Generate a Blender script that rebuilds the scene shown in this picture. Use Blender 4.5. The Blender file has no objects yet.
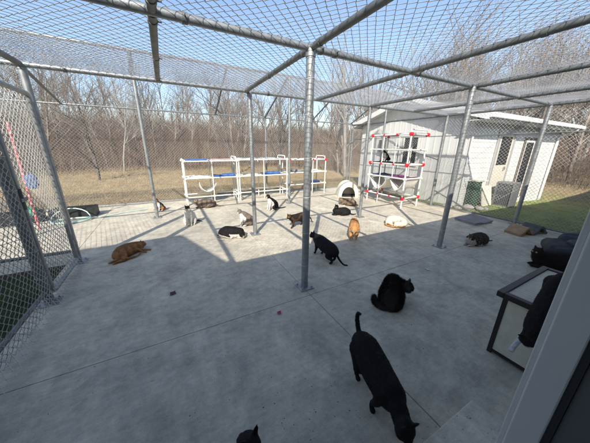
import bpy, bmesh, math, random
import numpy as np
from mathutils import Vector, Matrix
R = math.radians
PI = math.pi
random.seed(7)
rng = np.random.default_rng(7)
scn = bpy.context.scene
COL = scn.collection

# ------------------------------------------------------------------ camera
F, PITCH, ROLL, HCAM, YAW = 234.51, 0.30797, 0.0118, 1.602, 0.49395
cam_d = bpy.data.cameras.new('camera')
cam = bpy.data.objects.new('camera', cam_d)
COL.objects.link(cam)
scn.camera = cam
cam_d.sensor_width = 36
cam_d.lens = F / 590 * 36
cam_d.clip_start = 0.02
cam_d.clip_end = 2000
cy, sy = math.cos(YAW), math.sin(YAW)
def w2c(v):
    return Vector((cy * v[0] + sy * v[1], -sy * v[0] + cy * v[1], v[2]))
ri = w2c((1, 0, 0)); up = w2c((0, math.sin(PITCH), math.cos(PITCH))); fw = w2c((0, math.cos(PITCH), -math.sin(PITCH)))
cx = math.cos(ROLL) * ri + math.sin(ROLL) * up
cyy = -math.sin(ROLL) * ri + math.cos(ROLL) * up
cam.matrix_world = Matrix(((cx.x, cyy.x, -fw.x, 0), (cx.y, cyy.y, -fw.y, 0), (cx.z, cyy.z, -fw.z, HCAM), (0, 0, 0, 1)))

# ------------------------------------------------------------------ light
SUN_AZ, SUN_EL = 36.9, 37.0
tx, ty = math.sin(R(SUN_AZ)), math.cos(R(SUN_AZ))      # horizontal travel direction of the light
tdir = Vector((tx * math.cos(R(SUN_EL)), ty * math.cos(R(SUN_EL)), -math.sin(R(SUN_EL))))
sl = bpy.data.lights.new('sun', 'SUN')
sl.energy = 4.2; sl.angle = R(0.5); sl.color = (1.0, 0.93, 0.83)
so = bpy.data.objects.new('sun', sl); COL.objects.link(so)
so.rotation_euler = tdir.to_track_quat('-Z', 'Y').to_euler()
so.location = (0, -10, 12)
world = bpy.data.worlds.new('World'); scn.world = world; world.use_nodes = True
wn = world.node_tree.nodes; wl = world.node_tree.links
bg = wn['Background']
sky = wn.new('ShaderNodeTexSky'); sky.sky_type = 'NISHITA'; sky.sun_disc = False
sky.sun_elevation = R(SUN_EL)
sky.sun_rotation = math.atan2(-tx, -ty)
sky.air_density = 1.0; sky.dust_density = 1.2; sky.ozone_density = 1.0
wl.new(sky.outputs[0], bg.inputs[0]); bg.inputs[1].default_value = 0.142
scn.view_settings.view_transform = 'Standard'
scn.view_settings.look = 'None'
scn.view_settings.gamma = 1
scn.view_settings.exposure = 0.86
scn.view_settings.use_curve_mapping = False

# ------------------------------------------------------------------ materials
MATS = {}
def mat(name, col, rough=0.7, metal=0.0, var=0.0, scale=8.0, bump=0.0, bscale=60.0, col2=None, spec=0.5, coord='Object', trans=0.0, sheen=0):
    if name in MATS: return MATS[name]
    m = bpy.data.materials.new(name); m.use_nodes = True
    nt = m.node_tree; b = nt.nodes['Principled BSDF']
    b.inputs['Base Color'].default_value = (*col, 1); b.inputs['Roughness'].default_value = rough
    b.inputs['Metallic'].default_value = metal
    b.inputs['Specular IOR Level'].default_value = spec
    if sheen: b.inputs['Sheen Weight'].default_value = sheen
    tc = nt.nodes.new('ShaderNodeTexCoord')
    if var or col2:
        n = nt.nodes.new('ShaderNodeTexNoise'); n.inputs['Scale'].default_value = scale; n.inputs['Detail'].default_value = 6
        nt.links.new(tc.outputs[coord], n.inputs['Vector'])
        r = nt.nodes.new('ShaderNodeValToRGB')
        r.color_ramp.elements[0].position = 0.32; r.color_ramp.elements[1].position = 0.68
        c2 = col2 if col2 else tuple(min(1, c * (1 + var)) for c in col)
        c1 = col if col2 else tuple(c * (1 - var) for c in col)
        r.color_ramp.elements[0].color = (*c1, 1); r.color_ramp.elements[1].color = (*c2, 1)
        nt.links.new(n.outputs['Fac'], r.inputs[0]); nt.links.new(r.outputs[0], b.inputs['Base Color'])
    if bump:
        n2 = nt.nodes.new('ShaderNodeTexNoise'); n2.inputs['Scale'].default_value = bscale; n2.inputs['Detail'].default_value = 5
        nt.links.new(tc.outputs[coord], n2.inputs['Vector'])
        bp = nt.nodes.new('ShaderNodeBump'); bp.inputs['Strength'].default_value = bump; bp.inputs['Distance'].default_value = 0.01
        nt.links.new(n2.outputs['Fac'], bp.inputs['Height']); nt.links.new(bp.outputs[0], b.inputs['Normal'])
    MATS[name] = m
    return m

galv = mat('galvanised pipe', (0.31, 0.325, 0.32), 0.45, 0.6, var=0.18, scale=14, bump=0.15, bscale=90)
galv_dark = mat('galvanised pipe weathered', (0.17, 0.18, 0.175), 0.55, 0.5, var=0.25, scale=14, bump=0.15, bscale=90)
wire_d = mat('underside shaded wire', (0.40, 0.41, 0.42), 0.55, 0.3, var=0.15, scale=3)  # roof netting: shade of its underside put into a darker grey
wire = mat('galvanised wire', (0.56, 0.57, 0.55), 0.5, 0.3, var=0.15, scale=3)
bolt_m = mat('bolt steel', (0.4, 0.4, 0.4), 0.4, 0.8)
pvc = mat('white pvc', (0.68, 0.67, 0.61), 0.35, var=0.05, scale=5)
redp = mat('red pvc', (0.62, 0.03, 0.045), 0.4, var=0.1, scale=5)
blue_c = mat('blue cloth', (0.05, 0.13, 0.36), 0.9, var=0.3, scale=12, bump=0.4, bscale=30)
navy_c = mat('navy cloth', (0.03, 0.05, 0.12), 0.9, var=0.3, scale=12, bump=0.4, bscale=30)
black_c = mat('black cloth', (0.018, 0.02, 0.026), 0.75, var=0.4, scale=9, bump=0.5, bscale=25)
teal_c = mat('teal cloth', (0.36, 0.44, 0.43), 0.9, var=0.2, scale=12, bump=0.4, bscale=30)
pink_c = mat('pink cloth', (0.50, 0.34, 0.32), 0.9, var=0.3, scale=12, bump=0.4, bscale=30)
plum_c = mat('plum cloth', (0.18, 0.05, 0.14), 0.9, var=0.3, scale=12, bump=0.4, bscale=30)
white_c = mat('white cloth', (0.72, 0.70, 0.63), 0.85, var=0.12, scale=8, bump=0.4, bscale=30)
grey_c = mat('grey cloth', (0.22, 0.22, 0.22), 0.9, var=0.25, scale=8, bump=0.4, bscale=30)
plastic_cream = mat('cream plastic', (0.70, 0.66, 0.56), 0.5, var=0.12, scale=6, bump=0.1)
plastic_black = mat('black plastic', (0.02, 0.022, 0.024), 0.5, var=0.3, scale=6)
plastic_green = mat('green plastic', (0.06, 0.28, 0.19), 0.5, var=0.2, scale=6)
hose_m = mat('hose', (0.45, 0.6, 0.55), 0.5)
dark_brown = mat('dark brown painted wood', (0.022, 0.014, 0.013), 0.45, var=0.3, scale=10, bump=0.2, bscale=60)
beige_slat = mat('beige ribbed board', (0.64, 0.58, 0.46), 0.6, var=0.08, scale=14, bump=0.1)
card_m = mat('corrugated cardboard', (0.33, 0.22, 0.13), 0.9, var=0.25, scale=9, bump=0.5, bscale=80)
card_d = mat('worn grey carpet', (0.10, 0.10, 0.10), 0.95, var=0.3, scale=9, bump=0.5, bscale=80)
trim_w = mat('white trim paint', (0.60, 0.60, 0.58), 0.45, var=0.05, scale=4, bump=0.05)
roof_m = mat('grey shingle', (0.17, 0.17, 0.175), 0.9, var=0.3, scale=16, bump=0.5, bscale=40)
glass_d = mat('dark window glass', (0.02, 0.024, 0.028), 0.08, spec=0.8)
green_crate = mat('dark green painted metal', (0.03, 0.075, 0.045), 0.6, var=0.2)
ac_grey = mat('grey metal casing', (0.19, 0.195, 0.195), 0.5, 0.3, var=0.1)
ac_dark = mat('dark coil', (0.06, 0.065, 0.07), 0.6, var=0.3)
board_m = mat('pale board', (0.6, 0.57, 0.46), 0.8, var=0.12)
rock_m = mat('rock', (0.33, 0.31, 0.27), 0.95, var=0.3, scale=5, bump=0.6, bscale=12)
leaf_m = mat('dry leaf', (0.07, 0.045, 0.03), 0.9, var=0.4, scale=30)
red_leaf = mat('red leaf', (0.42, 0.05, 0.05), 0.8, var=0.3, scale=30)
bark = mat('grey brown bark', (0.20, 0.170, 0.142), 0.95, var=0.35, scale=3, bump=0.5, bscale=25)
bark_d = mat('dark bark', (0.12, 0.105, 0.093), 0.95, var=0.35, scale=3, bump=0.5, bscale=25)
bark_p = mat('pale bark', (0.26, 0.245, 0.22), 0.95, var=0.25, scale=3, bump=0.5, bscale=25)
brush_m = mat('dry brush', (0.20, 0.15, 0.11), 0.95, var=0.35, scale=0.6, coord='Object')
straw_m = mat('dry straw grass', (0.33, 0.26, 0.15), 0.95, var=0.25, scale=2)
grass_m = mat('short green grass', (0.27, 0.30, 0.12), 0.95, var=0.3, scale=2)
jamb_m = mat('grey white door jamb', (0.68, 0.68, 0.66), 0.4, var=0.03, scale=3, bump=0.05)
gasket_m = mat('black gasket', (0.03, 0.032, 0.035), 0.5)
pinkpole = None

def striped(name, c1, c2, scale):
    m = bpy.data.materials.new(name); m.use_nodes = True
    nt = m.node_tree; b = nt.nodes['Principled BSDF']; b.inputs['Roughness'].default_value = 0.5
    tc = nt.nodes.new('ShaderNodeTexCoord'); w = nt.nodes.new('ShaderNodeTexWave')
    w.wave_type = 'BANDS'; w.bands_direction = 'Z'; w.inputs['Scale'].default_value = scale
    r = nt.nodes.new('ShaderNodeValToRGB'); r.color_ramp.elements[0].color = (*c1, 1); r.color_ramp.elements[1].color = (*c2, 1)
    r.color_ramp.elements[0].position = 0.45; r.color_ramp.elements[1].position = 0.55
    nt.links.new(tc.outputs['Object'], w.inputs[0]); nt.links.new(w.outputs['Fac'], r.inputs[0]); nt.links.new(r.outputs[0], b.inputs['Base Color'])
    return m

def siding_mat():
    m = bpy.data.materials.new('white lap siding'); m.use_nodes = True
    nt = m.node_tree; b = nt.nodes['Principled BSDF']; b.inputs['Roughness'].default_value = 0.5
    tc = nt.nodes.new('ShaderNodeTexCoord')
    n = nt.nodes.new('ShaderNodeTexNoise'); n.inputs['Scale'].default_value = 1.3; n.inputs['Detail'].default_value = 8
    mp = nt.nodes.new('ShaderNodeMapping'); mp.inputs['Scale'].default_value = (3, 3, 0.6)
    nt.links.new(tc.outputs['Object'], mp.inputs[0]); nt.links.new(mp.outputs[0], n.inputs['Vector'])
    r = nt.nodes.new('ShaderNodeValToRGB'); r.color_ramp.elements[0].position = .3; r.color_ramp.elements[1].position = .7
    r.color_ramp.elements[0].color = (0.54, 0.545, 0.53, 1); r.color_ramp.elements[1].color = (0.62, 0.62, 0.60, 1)
    nt.links.new(n.outputs['Fac'], r.inputs[0]); nt.links.new(r.outputs[0], b.inputs['Base Color'])
    return m
siding = siding_mat()

def concrete_mat(name, base=0.40, joints=True):
    m = bpy.data.materials.new(name); m.use_nodes = True
    nt = m.node_tree; b = nt.nodes['Principled BSDF']; L = nt.links.new
    b.inputs['Roughness'].default_value = 0.8
    b.inputs['Specular IOR Level'].default_value = 0.35
    tc = nt.nodes.new('ShaderNodeTexCoord')
    def noise(scale, det, sc=None, rough=0.6):
        n = nt.nodes.new('ShaderNodeTexNoise'); n.inputs['Scale'].default_value = scale; n.inputs['Detail'].default_value = det; n.inputs['Roughness'].default_value = rough
        if sc:
            mp = nt.nodes.new('ShaderNodeMapping'); mp.inputs['Scale'].default_value = sc; mp.inputs['Rotation'].default_value = (0, 0, 0.12)
            L(tc.outputs['Object'], mp.inputs[0]); L(mp.outputs[0], n.inputs['Vector'])
        else: L(tc.outputs['Object'], n.inputs['Vector'])
        return n
    def ramp(src, p0, c0, p1, c1):
        r = nt.nodes.new('ShaderNodeValToRGB'); e = r.color_ramp.elements
        e[0].position = p0; e[1].position = p1; e[0].color = (*c0, 1); e[1].color = (*c1, 1)
        L(src, r.inputs[0]); return r
    def mix(t, a, bb, fac=1.0):
        x = nt.nodes.new('ShaderNodeMix'); x.data_type = 'RGBA'; x.blend_type = t
        if isinstance(fac, float): x.inputs[0].default_value = fac
        else: L(fac, x.inputs[0])
        L(a, x.inputs[6]); L(bb, x.inputs[7]); return x
    big = ramp(noise(0.9, 8).outputs['Fac'], 0.35, (base * .90, base * .82, base * .645), 0.68, (base * 1.13, base * 1.04, base * .81))
    broom = ramp(noise(5, 6, (1.2, 9, 1)).outputs['Fac'], 0.3, (0.90, 0.90, 0.90), 0.75, (1.06, 1.06, 1.06))
    stain = ramp(noise(2.6, 10, None, 0.72).outputs['Fac'], 0.38, (0.66, 0.66, 0.68), 0.54, (1, 1, 1))
    speck = ramp(noise(46, 3).outputs['Fac'], 0.27, (0.35, 0.33, 0.32), 0.33, (1, 1, 1))
    fine = ramp(noise(160, 3).outputs['Fac'], 0.3, (0.9, 0.9, 0.9), 0.7, (1.08, 1.08, 1.08))
    smear = ramp(noise(1.4, 9, (2.2, 0.7, 1), 0.7).outputs['Fac'], 0.50, (1, 1, 1), 0.70, (1.25, 1.25, 1.24))
    blot = ramp(noise(11, 9, None, 0.75).outputs['Fac'], 0.36, (0.80, 0.80, 0.81), 0.60, (1.07, 1.07, 1.07))
    scuff = ramp(noise(7, 10, (0.5, 3.5, 1), 0.8).outputs['Fac'], 0.60, (1, 1, 1), 0.72, (1.2, 1.2, 1.2))
    c = mix('MULTIPLY', big.outputs[0], broom.outputs[0])
    c = mix('MULTIPLY', c.outputs[2], blot.outputs[0])
    c = mix('MULTIPLY', c.outputs[2], scuff.outputs[0])
    c = mix('MULTIPLY', c.outputs[2], stain.outputs[0], 0.75)
    c = mix('MULTIPLY', c.outputs[2], speck.outputs[0])
    c = mix('MULTIPLY', c.outputs[2], fine.outputs[0])
    c = mix('MULTIPLY', c.outputs[2], smear.outputs[0])
    L(c.outputs[2], b.inputs['Base Color'])
    bp = nt.nodes.new('ShaderNodeBump'); bp.inputs['Strength'].default_value = 0.35; bp.inputs['Distance'].default_value = 0.004
    nb = noise(30, 8, (1, 5, 1)); L(nb.outputs['Fac'], bp.inputs['Height']); L(bp.outputs[0], b.inputs['Normal'])
    return m

def terrain_mat():
    m = bpy.data.materials.new('lawn and leaf litter'); m.use_nodes = True
    nt = m.node_tree; b = nt.nodes['Principled BSDF']; L = nt.links.new
    b.inputs['Roughness'].default_value = 0.95; b.inputs['Specular IOR Level'].default_value = 0.1
    at = nt.nodes.new('ShaderNodeAttribute'); at.attribute_name = 'zone'
    tc = nt.nodes.new('ShaderNodeTexCoord')
    n = nt.nodes.new('ShaderNodeTexNoise'); n.inputs['Scale'].default_value = 4; n.inputs['Detail'].default_value = 10; n.inputs['Roughness'].default_value = 0.7
    L(tc.outputs['Object'], n.inputs['Vector'])
    r = nt.nodes.new('ShaderNodeValToRGB'); r.color_ramp.elements[0].position = .3; r.color_ramp.elements[1].position = .7
    r.color_ramp.elements[0].color = (.55, .55, .55, 1); r.color_ramp.elements[1].color = (1.35, 1.35, 1.35, 1)
    L(n.outputs['Fac'], r.inputs[0])
    x = nt.nodes.new('ShaderNodeMix'); x.data_type = 'RGBA'; x.blend_type = 'MULTIPLY'; x.inputs[0].default_value = 1
    L(at.outputs['Color'], x.inputs[6]); L(r.outputs[0], x.inputs[7]); L(x.outputs[2], b.inputs['Base Color'])
    bp = nt.nodes.new('ShaderNodeBump'); bp.inputs['Strength'].default_value = 0.8; bp.inputs['Distance'].default_value = 0.05
    n2 = nt.nodes.new('ShaderNodeTexNoise'); n2.inputs['Scale'].default_value = 25; n2.inputs['Detail'].default_value = 6
    L(tc.outputs['Object'], n2.inputs['Vector']); L(n2.outputs['Fac'], bp.inputs['Height']); L(bp.outputs[0], b.inputs['Normal'])
    return m

def fur_mat():
    m = bpy.data.materials.new('cat fur'); m.use_nodes = True
    nt = m.node_tree; b = nt.nodes['Principled BSDF']; L = nt.links.new
    b.inputs['Roughness'].default_value = 0.7; b.inputs['Specular IOR Level'].default_value = 0.12
    at = nt.nodes.new('ShaderNodeAttribute'); at.attribute_name = 'coat'
    tc = nt.nodes.new('ShaderNodeTexCoord')
    n = nt.nodes.new('ShaderNodeTexNoise'); n.inputs['Scale'].default_value = 70; n.inputs['Detail'].default_value = 4
    mp = nt.nodes.new('ShaderNodeMapping'); mp.inputs['Scale'].default_value = (0.5, 1.6, 1.6)
    L(tc.outputs['Object'], mp.inputs[0]); L(mp.outputs[0], n.inputs['Vector'])
    r = nt.nodes.new('ShaderNodeValToRGB'); r.color_ramp.elements[0].position = .3; r.color_ramp.elements[1].position = .7
    r.color_ramp.elements[0].color = (.7, .7, .7, 1); r.color_ramp.elements[1].color = (1.25, 1.25, 1.25, 1)
    L(n.outputs['Fac'], r.inputs[0])
    x = nt.nodes.new('ShaderNodeMix'); x.data_type = 'RGBA'; x.blend_type = 'MULTIPLY'; x.inputs[0].default_value = 1
    L(at.outputs['Color'], x.inputs[6]); L(r.outputs[0], x.inputs[7]); L(x.outputs[2], b.inputs['Base Color'])
    bp = nt.nodes.new('ShaderNodeBump'); bp.inputs['Strength'].default_value = 0.5; bp.inputs['Distance'].default_value = 0.004
    L(n.outputs['Fac'], bp.inputs['Height']); L(bp.outputs[0], b.inputs['Normal'])
    return m
FUR = fur_mat()

def eye_mat(name, col):
    m = bpy.data.materials.new(name); m.use_nodes = True
    nt = m.node_tree; b = nt.nodes['Principled BSDF']; b.inputs['Roughness'].default_value = 0.08
    tc = nt.nodes.new('ShaderNodeTexCoord'); mp = nt.nodes.new('ShaderNodeMapping'); mp.inputs['Scale'].default_value = (0, 2.2, 1)
    ln = nt.nodes.new('ShaderNodeVectorMath'); ln.operation = 'LENGTH'
    r = nt.nodes.new('ShaderNodeValToRGB'); r.color_ramp.interpolation = 'CONSTANT'
    r.color_ramp.elements[0].color = (0.005, 0.005, 0.005, 1); r.color_ramp.elements[1].color = (*col, 1); r.color_ramp.elements[1].position = 0.55
    ml = nt.nodes.new('ShaderNodeMath'); ml.operation = 'MULTIPLY'; ml.inputs[1].default_value = 100
    nt.links.new(tc.outputs['Object'], mp.inputs[0]); nt.links.new(mp.outputs[0], ln.inputs[0]); nt.links.new(ln.outputs['Value'], ml.inputs[0])
    nt.links.new(ml.outputs[0], r.inputs[0]); nt.links.new(r.outputs[0], b.inputs['Base Color'])
    return m
EYE_Y = eye_mat('amber eye', (0.55, 0.42, 0.06)); EYE_G = eye_mat('green eye', (0.35, 0.45, 0.12))

# ------------------------------------------------------------------ mesh helpers
class MB:
    def __init__(s): s.v = []; s.f = []; s.st = []
    def each(s, *a, **k):
        # every added piece becomes an object of its own
        out = []
        for n_, (v0, f0) in enumerate(s.st):
            v1, f1 = s.st[n_ + 1] if n_ + 1 < len(s.st) else (len(s.v), len(s.f))
            q = MB(); q.v = s.v[v0:v1]; q.f = [tuple(i - v0 for i in f) for f in s.f[f0:f1]]; out.append(q.build(*a, **k))
        return out
    def add(s, vs, fs):
        s.st.append((len(s.v), len(s.f)))
        o = len(s.v); s.v += [tuple(p) for p in vs]; s.f += [tuple(i + o for i in f) for f in fs]
    def box(s, a, b, M=None):
        x0, y0, z0 = a; x1, y1, z1 = b
        vs = [(x0, y0, z0), (x1, y0, z0), (x1, y1, z0), (x0, y1, z0), (x0, y0, z1), (x1, y0, z1), (x1, y1, z1), (x0, y1, z1)]
        if M is not None: vs = [M @ Vector(p) for p in vs]
        s.add(vs, [(0, 3, 2, 1), (4, 5, 6, 7), (0, 1, 5, 4), (1, 2, 6, 5), (2, 3, 7, 6), (3, 0, 4, 7)])
        return s
    def tube(s, pts, r, n=12, cap=True):
        pts = [Vector(p) for p in pts]; N = len(pts)
        rs = r if isinstance(r, (list, tuple)) else [r] * N
        prev = None; rings = []
        for i, p in enumerate(pts):
            d = (pts[min(i + 1, N - 1)] - pts[max(i - 1, 0)]).normalized()
            if prev is None:
                a = Vector((0, 0, 1)) if abs(d.z) < 0.9 else Vector((1, 0, 0))
                u = d.cross(a).normalized()
            else:
                u = (prev - d * prev.dot(d)).normalized()
            prev = u; w = d.cross(u)
            rings.append([p + rs[i] * (math.cos(2 * PI * k / n) * u + math.sin(2 * PI * k / n) * w) for k in range(n)])
        vs = [q for rg in rings for q in rg]; fs = []
        for i in range(N - 1):
            for k in range(n):
                k2 = (k + 1) % n
                fs.append((i * n + k, i * n + k2, (i + 1) * n + k2, (i + 1) * n + k))
        if cap: fs += [tuple(range(n))[::-1], tuple((N - 1) * n + k for k in range(n))]
        s.add(vs, fs); return s
    def sheet(s, grid, th=0.004):
        # grid of points -> closed thin slab
        ny = len(grid); nx = len(grid[0])
        top = [Vector(p) for row in grid for p in row]
        nrm = []
        for j in range(ny):
            for i in range(nx):
                a = Vector(grid[j][min(i + 1, nx - 1)]) - Vector(grid[j][max(i - 1, 0)])
                b = Vector(grid[min(j + 1, ny - 1)][i]) - Vector(grid[max(j - 1, 0)][i])
                nrm.append(a.cross(b).normalized())
        bot = [p - n_ * th for p, n_ in zip(top, nrm)]
        fs = []; N = nx * ny
        for j in range(ny - 1):
            for i in range(nx - 1):
                q = (j * nx + i, j * nx + i + 1, (j + 1) * nx + i + 1, (j + 1) * nx + i)
                fs.append(q); fs.append(tuple(N + k for k in q[::-1]))
        ed = [(j * nx) for j in range(ny)]
        def side(lst):
            for a, b in zip(lst[:-1], lst[1:]): fs.append((a, b, N + b, N + a))
        side([i for i in range(nx)][::-1]); side([(ny - 1) * nx + i for i in range(nx)]); side(ed); side([j * nx + nx - 1 for j in range(ny)][::-1])
        s.add(top + bot, fs); return s
    def build(s, name, m, parent=None, smooth=False, bevel=0.0, origin=None):
        me = bpy.data.meshes.new(name)
        vs = s.v
        if origin is not None: vs = [(p[0] - origin[0], p[1] - origin[1], p[2] - origin[2]) for p in vs]
        me.from_pydata(vs, [], s.f); me.materials.append(m); me.update()
        if smooth:
            me.polygons.foreach_set('use_smooth', [True] * len(me.polygons))
            me.set_sharp_from_angle(angle=R(40))
        o = bpy.data.objects.new(name, me); COL.objects.link(o)
        if origin is not None: o.location = origin
        if parent is not None: o.parent = parent
        if bevel:
            bv = o.modifiers.new('bevel', 'BEVEL'); bv.width = bevel; bv.segments = 2; bv.limit_method = 'ANGLE'
        return o

def tag(o, label=None, cat=None, group=None, kind=None):
    if label: o['label'] = label
    if cat: o['category'] = cat
    if group: o['group'] = group
    if kind: o['kind'] = kind
    return o
def thing(name, loc, label, cat, group=None, rz=0):
    o = bpy.data.objects.new(name, None); COL.objects.link(o); o.location = loc; o.rotation_euler = (0, 0, rz)
    o.empty_display_size = 0.1
    return tag(o, label, cat, group)
def np_mesh(name, V, Q, m, parent=None):
    # V (n,3) float, Q (k,s) int faces of equal size
    me = bpy.data.meshes.new(name)
    me.vertices.add(len(V)); me.vertices.foreach_set('co', np.ascontiguousarray(V, dtype=np.float32).ravel())
    k, sides = Q.shape
    me.loops.add(k * sides); me.loops.foreach_set('vertex_index', Q.astype(np.int32).ravel())
    me.polygons.add(k); me.polygons.foreach_set('loop_start', np.arange(0, k * sides, sides, dtype=np.int32))
    me.update(calc_edges=True); me.validate(); me.materials.append(m)
    o = bpy.data.objects.new(name, me); COL.objects.link(o)
    if parent is not None: o.parent = parent
    return o

# ------------------------------------------------------------------ terrain
def sstep(a, b, x):
    t = np.clip((x - a) / (b - a), 0, 1); return t * t * (3 - 2 * t)
def terrain_h(x, y):
    x = np.asarray(x, float); y = np.asarray(y, float)
    r = np.hypot(x - 2, y - 2)
    h = -0.06 + 0 * x
    h = h - 0.36 * sstep(7.5, 14, x) * sstep(-30, 5, y + 12)
    hill = 5.0 * sstep(12, 52, r) * sstep(-18, 6, y + 0.35 * x)
    und = 0.06 * np.sin(x * .7 + 1) * np.sin(y * .6) * sstep(9, 16, r) + 0.25 * np.sin(x * .21 + 2) * np.sin(y * .17) * sstep(14, 30, r)
    return h + hill + und
def th(x, y): return float(terrain_h(x, y))
ax = np.concatenate([-np.geomspace(300, 22, 16), np.linspace(-20, 30, 101), np.geomspace(32, 320, 16)])
ay = np.concatenate([-np.geomspace(300, 12, 12), np.linspace(-10, 50, 121), np.geomspace(53, 320, 16)])
GX, GY = np.meshgrid(ax, ay)
GZ = terrain_h(GX, GY)
V = np.stack([GX.ravel(), GY.ravel(), GZ.ravel()], 1)
nx, ny = len(ax), len(ay)
I, J = np.meshgrid(np.arange(nx - 1), np.arange(ny - 1))
q = (J * nx + I).ravel()
Q = np.stack([q, q + 1, q + nx + 1, q + nx], 1)
ground = np_mesh('ground', V, Q, terrain_mat())
ground['kind'] = 'structure'
ground.data.polygons.foreach_set('use_smooth', [True] * len(ground.data.polygons))
r_ = np.hypot(V[:, 0] - 2, V[:, 1] - 2) + 1.2 * np.sin(V[:, 0] * .9) * np.cos(V[:, 1] * .7)
green = np.array([0.22, 0.25, 0.105]); gold = np.array([0.28, 0.215, 0.13]); brown = np.array([0.12, 0.09, 0.07])
gr_w = (1 - sstep(11.5, 14.5, r_)) * (1 - sstep(5.0, 7.5, V[:, 1])) * np.where(V[:, 0] > 0, 1, 1)
br_w = sstep(15.0, 19.0, r_ - 3.0 * sstep(7, 16, V[:, 0]))
zc = gold[None] * (1 - gr_w[:, None]) + green[None] * gr_w[:, None]
zc = zc * (1 - br_w[:, None]) + brown[None] * br_w[:, None]
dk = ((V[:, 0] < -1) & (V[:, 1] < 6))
zc[dk] = np.array([0.045, 0.06, 0.03])  # shade on the left grass put into the ground colour
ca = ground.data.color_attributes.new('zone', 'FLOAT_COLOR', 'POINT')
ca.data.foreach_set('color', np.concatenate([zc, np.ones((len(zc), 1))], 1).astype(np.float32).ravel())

# concrete slab: several pours divided by real grooves
conc = concrete_mat('broomed concrete', 0.55)
mb = MB()
gxs = [-6.0, -1.42, 1.25, 3.97, 7.0]; gys = [0.12, 1.93, 4.09, 6.35, 8.05]
g = 0.0022
for i in range(len(gxs) - 1):
    for j in range(len(gys) - 1):
        if i == 0 and j < 2: continue
        mb.box((gxs[i] + g, gys[j] + g, -0.12), (gxs[i + 1] - g, gys[j + 1] - g, 0.0))
slab = mb.build('concrete_slab', conc, bevel=0.004); slab['kind'] = 'structure'
mb = MB(); mb.box((-5.98, 0.14, -0.11), (6.98, 8.03, -0.012))
st = MB().box((-1.4, 0.125, 0.0005), (1.50, 0.41, 0.10)).build('stoop', concrete_mat('pale stoop concrete', 0.66), bevel=0.008); st['kind'] = 'structure'
# dirt at the bottom of the grooves
jd = MB()
for X in gxs[1:-1]:
    jd.box((X - g, 4.1 if X < -1 else 0.13, -0.1), (X + g, 8.04, -0.006))
for Y in gys[1:-1]:
    jd.box((-5.9 if Y > 4 else -1.4, Y - g + 0.0003, -0.1), (6.9, Y + g - 0.0003, -0.0065))
jo = jd.build('groove_dirt', mat('groove dirt', (0.12, 0.11, 0.10), 0.95, var=0.3)); jo['kind'] = 'structure'

# ------------------------------------------------------------------ chain link
W = 0.0365
def chainlink(name, O, A, B, w, h, parent, r=0.0023, warp=None, clip=None, seed=0, m=None, W=0.0365):
    O = np.array(O, float); A = np.array(A, float); B = np.array(B, float)
    A /= np.linalg.norm(A); B /= np.linalg.norm(B); N = np.cross(A, B)
    n = max(1, int(round(w / W))); k = max(2, int(round(h / W)) + 1)
    ii, kk = np.meshgrid(np.arange(n), np.arange(k), indexing='ij')
    right = ((ii + kk) % 2 == 1)
    rg = np.random.default_rng(seed)
    a = (ii + right) * W + np.where(right, 1, -1) * r * 0.6 + rg.normal(0, 0.0012, ii.shape)
    b = kk * W + rg.normal(0, 0.001, ii.shape)
    # rounded bends: insert points either side of each bend
    off = np.where(right, 1, -1) * r * 1.0
    P = O[None, None] + a[..., None] * A + b[..., None] * B + off[..., None] * N
    if warp is not None: P = P + warp(a, b)[..., None] * N
    rings = []
    for t in (PI / 2, PI / 2 + 2 * PI / 3, PI / 2 + 4 * PI / 3):
        rings.append(P + r * 1.35 * math.cos(t) * A + r * math.sin(t) * N)
    VV = np.stack(rings, 2).reshape(-1, 3)      # index = ((i*k)+j)*3 + s
    base = (ii * k + kk)
    b0 = base[:, :-1].ravel(); b1 = base[:, 1:].ravel()
    keep = np.ones(len(b0), bool)
    if clip is not None:
        keep = clip(((a[:, :-1] + a[:, 1:]) / 2).ravel(), ((b[:, :-1] + b[:, 1:]) / 2).ravel())
        b0 = b0[keep]; b1 = b1[keep]
    qs = []
    for s_ in range(3):
        s2 = (s_ + 1) % 3
        qs.append(np.stack([b0 * 3 + s_, b0 * 3 + s2, b1 * 3 + s2, b1 * 3 + s_], 1))
    QQ = np.concatenate(qs)
    used = np.unique(QQ); remap = -np.ones(len(VV), int); remap[used] = np.arange(len(used))
    o = np_mesh(name, VV[used], remap[QQ], m or wire, parent)
    return o
def wav(s, amp=0.012):
    rg = np.random.default_rng(s); ph = rg.uniform(0, 6, 4)
    return lambda a, b: amp * (np.sin(a * 2.1 + ph[0]) * np.cos(b * 1.7 + ph[1]) + .6 * np.sin(a * 4.3 + ph[2] + b * 2.2))

XL, XR, Y1, Y2, YR, YB = -1.28, 6.75, 2.10, 4.07, 6.10, 7.80
H, HR, HB = 2.44, 3.32, 2.49
PR, BR = 0.040, 0.029

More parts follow.
